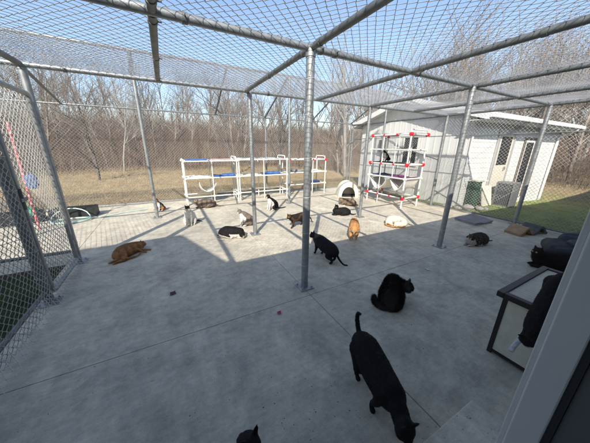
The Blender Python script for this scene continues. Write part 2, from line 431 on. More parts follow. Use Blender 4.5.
def post(parent, x, y, z1, r=PR, plate=True, m=galv, name='support_post', capped=False, wires=None):
    b = MB(); b.tube([(x, y, 0.005), (x, y, z1)], r, 20)
    po = b.build(name, m, parent, smooth=True)
    if plate:
        pb = MB().box((x - .085, y - .085, 0.0005), (x + .085, y + .085, 0.012)).build('base_plate', galv, po, bevel=0.003)
        bb = MB()
        for sx in (-1, 1):
            for sy_ in (-1, 1): bb.tube([(x + .062 * sx, y + .062 * sy_, .01), (x + .062 * sx, y + .062 * sy_, .032)], .009, 6)
        bb.each('bolt', bolt_m, po)
    if capped:
        cb = MB(); cb.tube([(x, y, z1 - .05), (x, y, z1 + .01)], r + .006, 16); cb.build('post_cap', galv, po, smooth=True)
    if wires:
        wb = MB(); rg = random.Random(int(x * 100 + y))
        for z in wires: wb.tube([(x + (r + .003) * math.cos(t), y + (r + .003) * math.sin(t), z + .006 * math.sin(t + x)) for t in [i * PI / 6 for i in range(13)]], .0022, 4, False)
        wb.each('tie_wire', wire, po)
    return po
def beam(parent, a, b, r=BR, m=galv, bands=(), name='roof_beam'):
    a = Vector(a); b = Vector(b)
    mb = MB(); mb.tube([a, b], r, 16)
    o = mb.build(name, m, parent, smooth=True)
    d = (b - a).normalized()
    if bands:
        cb = MB()
        for t in bands:
            p = a.lerp(b, t); cb.tube([p - d * .018, p + d * .018], r + .005, 16)
            s = d.cross(Vector((0, 0, 1))).normalized() if abs(d.z) < .9 else Vector((1, 0, 0))
            cb.tube([p + s * (r) - Vector((0, 0, .0)), p + s * (r + .03)], .006, 6)
        cb.build('clamp', galv_dark, o, smooth=True)
    return o

# roof frame
rf = thing('cage_roof', (0, 0, 0), 'galvanised pipe roof frame covered with chain link netting over the whole cat yard', 'roof frame')
for (x, y) in ((1.27, Y1), (3.95, Y1)):
    post(rf, x, y, H - 0.02, wires=[.3, .7, 1.1, 1.5, 1.9, 2.2], capped=True)
for (x, y) in ((1.33, Y2), (3.97, Y2)):
    post(rf, x, y, H - 0.02, r=.036, capped=True)
for x in (-0.34, 3.08, 6.68):
    post(rf, x, YR, HR - 0.02, r=.034, capped=True)
beam(rf, (XL, Y1, H), (XR, Y1, H), .031, galv, bands=(.02, .19, .33, .35, .5, .64, .66, .83, .97))
for x in (0.05, 1.27, 2.62, 3.96, 5.36):
    beam(rf, (x, 0.5, H - .002), (x, Y1 - .032, H), .029, galv_dark, bands=(.3, .93))
    beam(rf, (x, Y1 + .032, H), (x, Y2 - .03, H), .029, galv_dark, bands=(.06, .5, .95))
beam(rf, (XL, 0.5, H + .003), (XL, Y2, H + .003), .031, galv_dark, bands=(.5, .8))
beam(rf, (XR, 0.5, H + .003), (XR, YB, H + .003), .028, galv_dark, bands=(.2, .5))
beam(rf, (-6.0, Y2, H), (XR, Y2, H), .029, galv, bands=(.2, .4, .6, .8))
beam(rf, (-6.0, YR, HR), (XR, YR, HR), .026, galv, bands=(.3, .5, .7), name='ridge_beam')
for x in (1.5, 3.05, 4.85, 6.68):
    beam(rf, (x, YR, HR), (x - .02, YB, HB), .022, galv_dark, name='rafter')
for x in (-0.34,):
    beam(rf, (x, YR - .03, HR - .03), (x + .08, Y2 + .03, H), .021, galv_dark, name='rafter')
beam(rf, (6.68, YR, HR), (6.68, Y2, H), .021, galv_dark, name='rafter')
beam(rf, (XL, Y2, H), (-1.95, YB, HB), .021, galv_dark, name='rafter')
def sagf(x0):
    rg = np.random.default_rng(int(abs(x0) * 10) + 3); ph = rg.uniform(0, 6, 3)
    return lambda a, b: -0.03 * np.abs(np.sin(PI * (a + x0 + 1.28) / 1.335)) * (0.5 + .5 * np.sin(PI * b / 2.0 + .3) ** 2) + .006 * np.sin(a * 5 + ph[0]) * np.sin(b * 4 + ph[1])
nm = chainlink('roof_netting', (XL, 0.42, H + .04), (1, 0, 0), (0, 1, 0), XR - XL, Y2 - .42, rf, warp=sagf(XL), seed=1, m=wire_d, W=.043, r=.0026)
v1 = Vector((0, YR - Y2, HR - H)); L1 = v1.length
chainlink('roof_netting', (-6.0, Y2 + .01, H + .03), (1, 0, 0), tuple(v1), XR + 6.0, L1, rf, warp=wav(2, .012), seed=2, m=wire_d, W=.043, r=.0023)
v2 = Vector((0, YB - YR, HB - HR)); L2 = v2.length
chainlink('roof_netting', (-6.0, YR, HR + .03), (1, 0, 0), tuple(v2), XR + 6.0, L2, rf, warp=wav(3, .012), seed=3, m=wire_d, W=.043, r=.0023)

# back fence
bf = thing('chain_link_fence', (0, YB, 0), 'long back chain link fence between the concrete and the woods', 'fence')
bf_in = bf
def rel(parent): return Vector(parent.location)
def PM(parent):  # child objects are built in world coordinates; cancel the parent offset
    for c in parent.children: c.matrix_parent_inverse = Matrix.Translation(-parent.location)
for x in (-6, -3.9, 3.05, 6.68):
    post(bf, x, YB, HB, r=.028, plate=False, name='fence_post', capped=True)
beam(bf, (-6, YB, HB), (XR, YB, HB), .020, galv, name='top_rail')
beam(bf, (-6, YB, 0.04), (XR, YB, 0.04), .018, galv, name='bottom_rail')
chainlink('fence_netting', (-6, YB - .03, 0.02), (1, 0, 0), (0, 0, 1), XR + 6, HB - .02, bf, warp=wav(4, .014), seed=4)
PM(bf)
# right fence
rt = thing('chain_link_fence', (XR, Y1, 0), 'right hand chain link fence in front of the green lawn and white house', 'fence')
post(rt, XR, Y1, H, r=.038, wires=[.4, .8, 1.2, 1.6, 2.0], name='fence_post', capped=True)
post(rt, XR, Y2, H, r=.038, wires=[.4, .8, 1.2, 1.6], name='fence_post', capped=True)
post(rt, XR, 0.55, H, r=.036, name='fence_post', capped=True)
post(rt, XR, YB - .06, H, r=.03, plate=False, name='fence_post')
beam(rt, (XR + .01, 0.55, 1.93), (XR + .01, YB - .08, 1.93), .012, galv, name='middle_rail')
beam(rt, (XR, 0.55, 0.05), (XR, YB - .08, 0.05), .018, galv_dark, name='bottom_rail')
beam(rt, (XR, Y2 - .03, 0.45), (XR, Y2 - 1.0, 0.09), .016, galv_dark, name='brace')
beam(rt, (XR, Y2 + .03, 1.30), (XR, Y2 + 1.6, 1.70), .014, galv_dark, name='brace')
chainlink('fence_netting', (XR + .035, 0.5, 0.02), (0, 1, 0), (0, 0, 1), YB - .55, H + .02, rt, warp=wav(5, .014), seed=5)
gx0 = YB - Y2
chainlink('gable_netting', (XR + .03, Y2, H + .04), (0, 1, 0), (0, 0, 1), YB - Y2 - .05, .9, rt, seed=6,
          clip=lambda a, b: b < np.where(a < YR - Y2, (HR - H) * a / (YR - Y2), HR - H - (HR - HB) * (a - (YR - Y2)) / (YB - YR)))
PM(rt)
# left fence: near panel, gate, far panel
lf = thing('chain_link_fence', (XL, 2.0, 0), 'near left chain link fence panel with a bent mesh skirt on the concrete', 'fence')
post(lf, XL, 3.07, H, r=.042, m=galv_dark, name='fence_post', wires=[.3, .6, .9, 1.2, 1.5])
post(lf, XL, 4.10, H, r=.038, m=galv, name='fence_post', wires=[.3, .6, .9, 1.2, 1.5, 1.8], capped=True)
post(lf, XL, 0.6, H, r=.038, m=galv_dark, name='fence_post')
beam(lf, (XL, 0.6, 0.14), (XL, 3.03, 0.14), .020, galv_dark, name='bottom_rail')
chainlink('fence_netting', (XL + .045, 0.6, 0.03), (0, 1, 0), (0, 0, 1), 2.45, H, lf, warp=wav(7, .012), seed=7, r=.0029)
chainlink('mesh_skirt', (XL + .05, 0.9, 0.15), (0, 1, 0), (.75, 0, -.66), 3.1, .15, lf, warp=wav(8, .006), seed=8, r=.0024)
PM(lf)
gt = thing('cage_gate', (XL, 3.6, 0), 'tall chain link gate with rounded pipe frame beside the left corner post', 'gate')
fr = MB()
z0, z1, ya, yb, rr = .07, 2.14, 3.165, 4.015, .055
pts = []
for (cyc, czc, a0) in ((yb - rr, z0 + rr, -90), (yb - rr, z1 - rr, 0), (ya + rr, z1 - rr, 90), (ya + rr, z0 + rr, 180)):
    for k in range(7):
        t = R(a0 + 15 * k); pts.append((XL + .01, cyc + rr * math.cos(t), czc + rr * math.sin(t)))
pts.append(pts[0]); pts.append(pts[1])
fr.tube(pts, .025, 12); fr.build('gate_frame', galv, gt, smooth=True)
chainlink('gate_netting', (XL - .01, ya + .02, z0), (0, 1, 0), (0, 0, 1), yb - ya - .03, z1 - z0, gt, warp=wav(9, .008), seed=9, r=.0029)
hb = MB()
for z in (.4, 1.85):
    hb.tube([(XL + .01, 4.02, z - .03), (XL + .01, 4.02, z + .03)], .028, 12); hb.box((XL - .01, 4.02, z - .02), (XL + .03, 4.075, z + .02))
hb.each('hinge', galv_dark, gt)
lt = MB(); lt.box((XL + .03, 3.08, 1.08), (XL + .05, 3.2, 1.11)); lt.tube([(XL + .04, 3.13, 1.0), (XL + .04, 3.13, 1.2)], .012, 8)
lt.build('latch', galv_dark, gt)
PM(gt)
lf2 = thing('chain_link_fence', (-3.6, Y2, 0), 'chain link panel running left from the corner post behind the gate', 'fence')
for x in (-3.6, -6): post(lf2, x, Y2, H, r=.03, plate=False, name='fence_post')
beam(lf2, (-6, Y2, .19), (XL - .05, Y2, .19), .022, galv_dark, name='bottom_rail')
chainlink('fence_netting', (-6, Y2 - .03, .03), (1, 0, 0), (0, 0, 1), 4.68, H, lf2, warp=wav(10, .012), seed=10)
PM(lf2)
lf3 = thing('chain_link_fence', (-6, 6, 0), 'short far left chain link end of the back run', 'fence')
chainlink('fence_netting', (-6.02, Y2, .03), (0, 1, 0), (0, 0, 1), YB - Y2, H, lf3, warp=wav(11, .012), seed=11)
beam(lf3, (-6, Y2, H), (-6, YB, H), .022, galv, name='top_rail')
PM(lf3)

# ------------------------------------------------------------------ own building (behind the camera, doorway at the right)
ob = thing('cat_house_building', (0, 0, 0), 'white building wall with an open doorway whose grey jamb stands at the right edge', 'building')
wb = MB()
XJ = 0.80; WY0, WY1 = -0.10, 0.118
wb.box((XJ + .05, WY0, 0), (16, WY1 - .006, 2.42)); wb.box((-1.5, WY0, 0), (-1.42, WY1, 2.42)); wb.box((-1.2, WY0, 0), (-0.55, WY1, 2.42)); wb.box((-0.55, WY0, 2.1), (XJ + .05, WY1 - .006, 2.42))
wb.box((-10, -.1, -0.1), (-3.0, .3, 3.6))
wb.build('wall', siding, ob)
jb = MB()
jb.box((XJ, 0.058, 0.101), (XJ + .049, 0.1215, 2.098))
jb.build('door_jamb', jamb_m, ob, bevel=0.004)
jb2 = MB().box((XJ + .004, 0.045, 0.101), (XJ + .049, 0.0575, 2.098)).build('weather_strip', gasket_m, ob)
jb3 = MB().box((XJ + .010, -.16, 0.101), (XJ + .049, 0.0445, 2.098)).build('inner_frame', mat('dark door frame', (0.14, 0.145, 0.15), .5), ob)
cs = MB(); cs.box((XJ + .012, 0.1222, 0.101), (XJ + .10, 0.136, 2.17)); cs.build('casing', trim_w, ob, bevel=.003)
rb = MB()
# main roof: eave at y=.5 z=2.42 rising back; shadow profile rises slightly to the left
def slope_roof(x0, x1, ye, ze0, ze1, yr, zr, t=.12):
    vs = [(x0, ye, ze0), (x1, ye, ze1), (x1, yr, zr), (x0, yr, zr)]
    vs2 = [(x, y, z - t) for x, y, z in vs]
    rb.add(vs + vs2, [(0, 1, 2, 3), (7, 6, 5, 4), (0, 4, 5, 1), (1, 5, 6, 2), (2, 6, 7, 3), (3, 7, 4, 0)])
slope_roof(-1.5, 17, .50, 2.45, 2.25, -4, 4.0)
slope_roof(-10, -3.0, .5, 3.9, 3.9, -4, 4.1)
rb.add([(-3.0, .5, 3.88), (-1.48, .5, 2.45), (-1.48, -4, 3.9), (-3.0, -4, 4.15), (-3.0, .5, 2.25), (-1.48, .5, 2.25), (-1.48, -4, 0), (-3.0, -4, 0)],
       [(0, 3, 2, 1), (4, 5, 6, 7), (0, 1, 5, 4), (1, 2, 6, 5), (2, 3, 7, 6), (3, 0, 4, 7)])
rb.build('roof', roof_m, ob)
bb = MB(); bb.box((-10, -4, 0), (-3.02, -3.9, 3.5)); bb.box((-1.4, -4.0, 0), (16, -3.9, 3.75)); bb.box((-1.5, -3.9, 0), (-1.4, -.1, 2.3)); bb.box((16, -4, 0), (16.1, .1, 2.2))
bb.box((-3.0, .1, 0), (-1.5, .3, 2.2))
bb.build('wall', siding, ob)
bb2 = MB().box((-1.4, -3.9, 2.30), (16, -.1, 2.34)).build('ceiling', siding, ob)
fb = MB().box((-1.4, -3.9, 0.0), (16, -.1, .03)).build('floor', mat('interior floor', (.2, .18, .16), .6), ob)

# ------------------------------------------------------------------ white house on the right
hs = thing('white_house', (7.6, 3.8, 0), 'white sided house with gable roof beyond the right fence', 'house')
HX0, HX1, HY0, HY1 = 7.6, 14.0, 3.8, 8.1
HM = 5.95; ZE = 2.50; ZA = 3.12
wb = MB()
def gable_prism(x0, x1):
    vs = [(x0, HY0, -.5), (x0, HY1, -.5), (x0, HY1, ZE), (x0, HM, ZA), (x0, HY0, ZE)]
    vs2 = [(x1, y, z) for _, y, z in vs]
    wb.add(vs + vs2, [(0, 1, 2, 3, 4)[::-1], (5, 6, 7, 8, 9), (0, 5, 6, 1)[::-1], (1, 6, 7, 2)[::-1], (0, 4, 9, 5)[::-1]])
gable_prism(HX0, HX1)
wb.build('wall', siding, hs)
# lap boards on the long side and ribs on the gable: shallow real relief
lb = MB()
z = -.45
while z < 2.45:
    lb.add([(HX0 - .004, HY0 - .009, z), (HX1, HY0 - .009, z), (HX1, HY0 - .003, z + .148), (HX0 - .004, HY0 - .003, z + .148), (HX0 - .004, HY0 + .01, z), (HX1, HY0 + .01, z)],
           [(0, 1, 2, 3), (0, 4, 5, 1)]); z += .15
lb.build('siding_board', siding, hs)
rb2 = MB(); y = HY0 + .1
while y < HY1 - .05:
    zt = ZE + (ZA - ZE) * (1 - abs(y - HM) / (HY1 - HM)) - .03
    rb2.box((HX0 - .009, y, -.3), (HX0 - .0005, y + .04, zt)); y += .23
rb2.build('siding_batten', siding, hs)
def roof_slab(y0, z0, y1, z1, x0=HX0 - .35, x1=HX1 + .35, t=.10):
    b = MB(); vs = [(x0, y0, z0), (x1, y0, z0), (x1, y1, z1), (x0, y1, z1)]
    b.add(vs + [(x, y, z_ - t) for x, y, z_ in vs], [(0, 1, 2, 3), (7, 6, 5, 4), (0, 4, 5, 1), (1, 5, 6, 2), (2, 6, 7, 3), (3, 7, 4, 0)])
    return b
sl_ = (ZA - ZE) / (HM - HY0)
ye = 3.38; zE = ZA + .12 - (HM - ye) * sl_
roof_slab(ye, zE, HM, ZA + .12).build('roof', roof_m, hs)
ye2 = 8.55; zE2 = ZA + .12 - (ye2 - HM) * sl_
roof_slab(HM + .001, ZA + .12, ye2, zE2).build('roof', roof_m, hs)
fa = MB()
fa.box((HX0 - .35, ye - .03, zE - .17), (HX1 + .35, ye - .002, zE + .01))
for (ya_, za_, yb_, zb_) in ((ye, zE, HM, ZA + .12), (ye2, zE2, HM, ZA + .12)):
    x0 = HX0 - .38; x1 = HX0 - .352
    vs = [(x0, ya_, za_ + .01), (x0, yb_, zb_ + .01), (x0, yb_, zb_ - .17), (x0, ya_, za_ - .17)]
    fa.add(vs + [(x1, y, z_) for _, y, z_ in vs], [(0, 1, 2, 3), (7, 6, 5, 4), (0, 4, 5, 1), (1, 5, 6, 2), (2, 6, 7, 3), (3, 7, 4, 0)])
fa.build('fascia', trim_w, hs)
sf = MB(); sf.box((HX0 - .35, ye, zE - .18), (HX1 + .35, HY0 + .0, zE - .165))
for (ya_, za_, yb_, zb_) in ((ye + .02, zE, HM, ZA + .12), (ye2, zE2, HM, ZA + .12)):
    vs = [(HX0 - .35, ya_, za_ - .105), (HX0, ya_, za_ - .105), (HX0, yb_, zb_ - .105), (HX0 - .35, yb_, zb_ - .105)]
    sf.add(vs + [(x, y, z_ - .01) for x, y, z_ in vs], [(0, 1, 2, 3), (7, 6, 5, 4), (0, 4, 5, 1), (1, 5, 6, 2), (2, 6, 7, 3), (3, 7, 4, 0)])
sf.build('soffit', trim_w, hs)
gu = MB(); gu.box((HX0 - .3, ye - .12, zE - .13), (HX1 + .36, ye - .032, zE - .02)); gu.build('gutter', trim_w, hs, bevel=.01)
ds = MB(); ds.tube([(13.75, ye - .07, zE - .1), (13.75, ye - .06, zE - .2), (13.72, HY0 - .06, zE - .42), (13.7, HY0 - .06, zE - .55), (13.7, HY0 - .06, -.35)], .04, 8)
ds.build('downspout', trim_w, hs)
cb = MB(); cb.box((HX0 - .03, HY0 - .03, -.4), (HX0 + .06, HY0 - .0185, ZE - .05)); cb.box((HX1 - .08, HY0 - .03, -.5), (HX1 + .01, HY0 - .0185, 2.3)); cb.each('corner_trim', trim_w, hs)
# storm door
dr = MB().box((9.14, HY0 - .045, -.12), (10.04, HY0 - .019, 2.06)).build('door', mat('beige door', (.55, .52, .43), .5, var=.05), hs)
dfr = MB()
for a, b_ in (((9.04, -.12), (9.135, 2.16)), ((10.045, -.12), (10.14, 2.16)), ((9.136, 2.065), (10.044, 2.16))): dfr.box((a[0], HY0 - .06, a[1]), (b_[0], HY0 - .0187, b_[1]))
dfr.build('door_frame', mat('grey aluminium frame', (.42, .42, .42), .4, .3), dr)
MB().box((9.26, HY0 - .05, 1.12), (9.92, HY0 - .0455, 1.98)).build('door_glass', glass_d, dr)
MB().box((9.80, HY0 - .085, .95), (9.86, HY0 - .046, 1.06)).build('handle', bolt_m, dr)
# second glazed door
d2 = MB().box((11.0, HY0 - .04, -.1), (11.75, HY0 - .019, 1.92)).build('door', trim_w, hs)
MB().box((11.1, HY0 - .046, .25), (11.65, HY0 - .0405, 1.84)).build('door_glass', glass_d, d2)
df2 = MB()
for a, b_ in (((10.92, -.1), (10.998, 2.0)), ((11.752, -.1), (11.83, 2.0)), ((10.999, 1.922), (11.751, 2.0))): df2.box((a[0], HY0 - .055, a[1]), (b_[0], HY0 - .0187, b_[1]))
df2.build('door_frame', mat('brown frame', (.12, .10, .08), .5), d2)
# gable window
wi = MB()
y0_, y1_, z0_, z1_ = 5.40, 5.92, 1.08, 1.95
for a, b_ in (((y0_ - .07, z0_ - .07), (y0_, z1_ + .07)), ((y1_, z0_ - .07), (y1_ + .07, z1_ + .07)), ((y0_ + .0005, z1_), (y1_ - .0005, z1_ + .07)), ((y0_ + .0005, z0_ - .07), (y1_ - .0005, z0_))): wi.box((HX0 - .04, a[0], a[1]), (HX0 - .017, b_[0], b_[1]))
wo = wi.build('window', trim_w, hs)
MB().box((HX0 - .026, y0_, z0_), (HX0 - .0165, y1_, z1_)).build('pane', glass_d, wo)
MB().box((HX0 - .034, y0_, 1.50), (HX0 - .027, y1_, 1.535)).build('sash', trim_w, wo)
cp = MB().tube([(HX0 - .05, 6.86, .1), (HX0 - .05, 6.86, 2.1)], .035, 8).build('conduit', mat('dark conduit', (.05, .05, .05), .5), hs)
mbx = MB().box((HX0 - .14, 6.74, 1.45), (HX0 - .017, 7.0, 1.9)).build('meter_box', mat('meter grey', (.12, .12, .12), .5, .3), hs)
PM(hs)
for o in hs.children:
    for c in o.children: c.matrix_parent_inverse = Matrix.Identity(4)

# things by the house wall
ac = thing('air_conditioner', (9.3, 3.3, th(9.3, 3.3)), 'grey slatted air conditioning unit in front of the beige door', 'air conditioner')
b = MB(); b.box((-.30, -.28, .05), (.30, .28, .78)); b.build('coil', ac_dark, ac)
b = MB(); b.box((-.33, -.31, .78), (.33, .31, .84)); b.box((-.33, -.31, .0), (.33, .31, .055))
for sx in (-1, 1):
    for s_ in (-1, 1): b.box((sx * .325 - .025, s_ * .305 - .025, .04), (sx * .325 + .025, s_ * .305 + .025, .8))
for k in range(9):
    t = -.26 + k * .065
    b.box((t - .007, -.302, .05), (t + .007, -.285, .79)); b.box((-.32, t - .007, .05), (-.305, t + .007, .79))
b.build('casing', ac_grey, ac)
ac.scale = (.62, .7, .92)
kn = thing('metal_box', (8.0, 3.62, th(8, 3.6)), 'dark green metal box standing against the white house wall', 'box')
MB().box((-.09, -.12, 0), (.13, .13, .76)).build('body', green_crate, kn, bevel=.01)
MB().box((-.11, -.14, .761), (.42, .13, .785)).build('lid', board_m, kn)
bd = MB().box((0, 0, 0), (.55, .03, .62), Matrix.Translation((8.35, 3.45, th(8.3, 3.5))) @ Matrix.Rotation(-.2, 4, 'X')).build('board', board_m)
tag(bd, 'pale flat board leaning beside the green box at the house wall', 'board')
for k, (x, y, s) in enumerate([(7.55, 3.45, .13), (7.3, 3.6, .11), (7.8, 3.3, .10), (7.25, 3.85, .12), (8.0, 3.2, .08)]):
    bm = bmesh.new(); bmesh.ops.create_icosphere(bm, subdivisions=3, radius=s)
    for v_ in bm.verts:
        c_ = v_.co; v_.co *= 1 + .18 * math.sin(c_.x * 17 + k) + .15 * math.sin(c_.y * 21 + 2 * k) + .1 * math.sin(c_.z * 31 + k); v_.co.z *= .65
    me = bpy.data.meshes.new('rock'); bm.to_mesh(me); bm.free(); me.materials.append(rock_m)
    o = bpy.data.objects.new('rock', me); COL.objects.link(o); o.location = (x, y, th(x, y) + s * .3)
    tag(o, 'rounded grey brown garden rock in the cluster beside the house corner', 'rock', 'garden rocks by the house corner')

# ------------------------------------------------------------------ grass
def blades(name, n, region, hgt, wid, m, kind_lbl=None, lean=.4, seed=0, segs=1):
    rg = np.random.default_rng(seed)
    x, y = region(rg, n); n = len(x)
    z = terrain_h(x, y) - .005
    a = rg.uniform(0, 2 * PI, n); l = hgt * rg.uniform(.5, 1.3, n); wd = wid * rg.uniform(.7, 1.3, n)
    la = rg.uniform(0, 2 * PI, n); ln = l * lean * rg.uniform(0, 1, n)
    P0 = np.stack([x, y, z], 1)
    s = np.stack([np.cos(a), np.sin(a), 0 * a], 1) * wd[:, None]
    s2 = np.stack([-np.sin(a), np.cos(a), 0 * a], 1) * wd[:, None]
    T = P0 + np.stack([np.cos(la) * ln, np.sin(la) * ln, l], 1)
    VV = np.stack([P0 - s, P0 + s, P0 + s2 * .8, T], 1).reshape(-1, 3)
    i = np.arange(n) * 4
    Q = np.concatenate([np.stack([i, i + 1, i + 3], 1), np.stack([i + 1, i + 2, i + 3], 1), np.stack([i + 2, i, i + 3], 1)])
    o = np_mesh(name, VV, Q, m); o['kind'] = 'stuff'
    if kind_lbl: o['label'] = kind_lbl[0]; o['category'] = kind_lbl[1]
    return o
def reg_lawn(rg, n):
    x = rg.uniform(7.05, 17, n); y = rg.uniform(-1, 6, n)
    k = ~((x > 7.5) & (y > 3.7)); d = rg.uniform(0, 1, n) < np.clip(2.0 - (x - 7) / 6, .2, 1)
    return x[k & d], y[k & d]
blades('lawn_grass', 60000, reg_lawn, .045, .004, grass_m, ('short green lawn grass outside the right fence', 'grass'), seed=21)
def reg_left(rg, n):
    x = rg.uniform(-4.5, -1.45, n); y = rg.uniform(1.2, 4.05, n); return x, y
blades('shaded_grass', 16000, reg_left, .05, .004, mat('shade darkened grass', (.05, .085, .03), .95, var=.3, scale=3), ('shade darkened grass outside the near left fence', 'grass'), seed=22)  # blades darker than the lawn: shade outside the left fence put into their colour
def reg_straw(rg, n):
    r = rg.uniform(6.3, 17, n); a = rg.uniform(R(-8), R(128), n)
    x = 2 + r * np.cos(a); y = 2 + r * np.sin(a)
    k = ~((x < 7.05) & (y < 8.1)) & ~((x > 7.4) & (x < 14.2) & (y > 3.7) & (y < 8.3)) & ~((y < 6) & (x < 13.5)) 
    return x[k], y[k]
blades('straw_grass', 70000, reg_straw, .10, .006, straw_m, ('dry straw coloured grass beyond the back fence', 'grass'), seed=23, lean=.8)

# dry brush thicket
def brush(n, seed):
    rg = np.random.default_rng(seed)
    r = np.sqrt(rg.uniform(15.5 ** 2, 46 ** 2, n)); a = rg.uniform(R(-12), R(150), n)
    x = 2 + r * np.cos(a); y = 2 + r * np.sin(a)
    k = ~((x > 7) & (x < 15.5) & (y < 10)); x = x[k]; y = y[k]; n = len(x)
    z = terrain_h(x, y)
    l = rg.uniform(.5, 2.1, n); wd = rg.uniform(.004, .011, n) * (1 + .02 * np.hypot(x, y))
    a = rg.uniform(0, 6.28, n)
    d1 = np.stack([rg.normal(0, .22, n), rg.normal(0, .22, n), np.ones(n)], 1)
    d2 = d1 + np.stack([rg.normal(0, .35, n), rg.normal(0, .35, n), np.zeros(n)], 1)
    P0 = np.stack([x, y, z - .05], 1); P1 = P0 + d1 * (l * .5)[:, None]; P2 = P1 + d2 * (l * .5)[:, None]
    rings = []
    for P_, f_ in ((P0, 1), (P1, .7), (P2, .25)):
        for t in (0, 2.1, 4.2):
            rings.append(P_ + np.stack([np.cos(a + t), np.sin(a + t), 0 * a], 1) * (wd * f_)[:, None])
    VV = np.stack(rings, 1).reshape(-1, 3); i = np.arange(n) * 9; qs = []
    for lv in (0, 3):
        for s_ in range(3):
            s2 = (s_ + 1) % 3
            qs.append(np.stack([i + lv + s_, i + lv + s2, i + lv + 3 + s2, i + lv + 3 + s_], 1))
    o = np_mesh('brush_thicket', VV, np.concatenate(qs), brush_m); o['kind'] = 'stuff'
    o['label'] = 'brown leafless brush covering the rising ground under the trees'; o['category'] = 'undergrowth'
brush(52000, 31)

# ------------------------------------------------------------------ bare trees
def make_tree_data(seed, height, r0, spread=.5, lean=0, forks=3, limit=3000, first=.25, twigr=.007):
    rg = random.Random(seed)
    trunk, crown = MB(), MB()
    segs = [0]
    def grow(mb, p, d, r, length, depth):
        n = 4 if depth < 2 else 3
        pts = [p.copy()]; rs = [r]; q = p.copy(); dd = d.copy()
        steps = 5 if depth == 0 else 3
        kids = []
        for i in range(steps):
            dd = (dd + Vector((rg.gauss(0, .10 + .05 * depth), rg.gauss(0, .10 + .05 * depth), rg.gauss(.05, .06)))).normalized()
            q = q + dd * (length / steps); t = (i + 1) / steps
            pts.append(q.copy()); rs.append(max(twigr * .6, r * (1 - .55 * t) if depth else r * (1 - .6 * t)))
            kids.append((q.copy(), dd.copy(), rs[-1], t))
        mb.tube(pts, rs, 7 if depth == 0 else (5 if depth == 1 else 3), False)
        segs[0] += steps
        if depth >= 5 or segs[0] > limit or rs[-1] < twigr * .62: return
        for (q_, d_, rr_, t) in kids:
            if depth == 0 and t < first: continue
            nk = forks if depth else 3
            if t < 1 and depth > 0: nk = max(1, forks - 1)
            for k in range(nk):
                ang = rg.uniform(.35, .95) * (spread / .5); az = rg.uniform(0, 2 * PI)
                u = d_.orthogonal().normalized(); w = d_.cross(u)
                nd = (d_ * math.cos(ang) + (u * math.cos(az) + w * math.sin(az)) * math.sin(ang)); nd.z += .18; nd.normalize()
                grow(crown, q_, nd, max(twigr, rr_ * rg.uniform(.42, .68)), length * rg.uniform(.36, .56) * (1 if depth else (1.15 - .5 * t)), depth + 1)
    grow(trunk, Vector((0, 0, -.3)), Vector((lean, 0, 1)).normalized(), r0, height * .72, 0)
    return trunk, crown
TREE = []
specs = [(1, 9.5, .10, .55, .05, 3, 5200, .2, bark), (2, 11, .16, .40, .0, 2, 3600, .35, bark), (3, 8.0, .10, .6, .12, 2, 3000, .15, bark_d),
         (4, 12, .12, .42, .03, 3, 4600, .35, bark), (5, 7.5, .075, .65, .1, 3, 5200, .08, bark), (6, 10, .12, .5, .15, 2, 3200, .25, bark_d)]
for (sd, h_, r0, sp, ln, fk, lim, fi, m_) in specs:
    t_, c_ = make_tree_data(sd, h_, r0, sp, ln, fk, lim, fi)
    def mk(mb, nm_):
        me = bpy.data.meshes.new(nm_); me.from_pydata(mb.v, [], mb.f); me.materials.append(m_); me.update()
        return me
    TREE.append((mk(t_, 'trunk'), mk(c_, 'crown'), m_, h_))
def place_tree(kind, x, y, s, rz, label, group=None, m_over=None, tilt=0):
    t = thing('bare_tree', (x, y, th(x, y)), label, 'tree', group, rz)
    t.scale = (s, s, s); t.rotation_euler = (tilt, 0, rz)
    for me, nm_ in zip(TREE[kind][:2], ('trunk', 'crown')):
        if m_over: me = me.copy(); me.materials.clear(); me.materials.append(m_over)
        o = bpy.data.objects.new(nm_, me); COL.objects.link(o); o.parent = t
    return t
TREE_H = [max(v_.co.z for v_ in t_[1].vertices) for t_ in TREE]
rgt = random.Random(5)
def polar(px_, dist):
    # photo column -> bearing from the camera at horizon level, then distance
    a = math.atan2((px_ - 295), F / math.cos(PITCH)) 
    ang = math.atan2(fw.y, fw.x) - a
    return dist * math.cos(ang), dist * math.sin(ang)
# individually recognisable trees
for (px_, d, kind, s, lab, m_, tl) in [
    (347, 15.0, 1, .72, 'pale barked tree behind the gap right of the shelf racks', bark_p, 0),
    (276, 15.5, 2, .82, 'dark tree forking in a wide V above the middle shelf rack', None, 0),
    (232, 15.0, 5, .62, 'dark leaning tree behind the left shelf rack', None, .12),
    (118, 17.5, 3, .48, 'slender leaning tree left of the tall left ridge post', bark_p, -.1),
    (90, 15.0, 2, .62, 'dark crooked tree just behind the fence near the black trays', None, 0),
    (585, 27, 3, .95, 'tall slender pale tree at the far right beyond the house', bark_p, .05),
    (548, 30, 1, .95, 'tall tree rising behind the far end of the white house', None, 0),
    (455, 21, 0, 1.25, 'very tall tree standing over the white house roof', None, 0),
    (415, 21, 4, 1.35, 'bushy crowned tree behind the gable peak of the white house', None, 0)]:
    x, y = polar(px_, d)
    place_tree(kind, x, y, s, rgt.uniform(0, 6), lab, None, m_, tl)
n = 0; spots = []
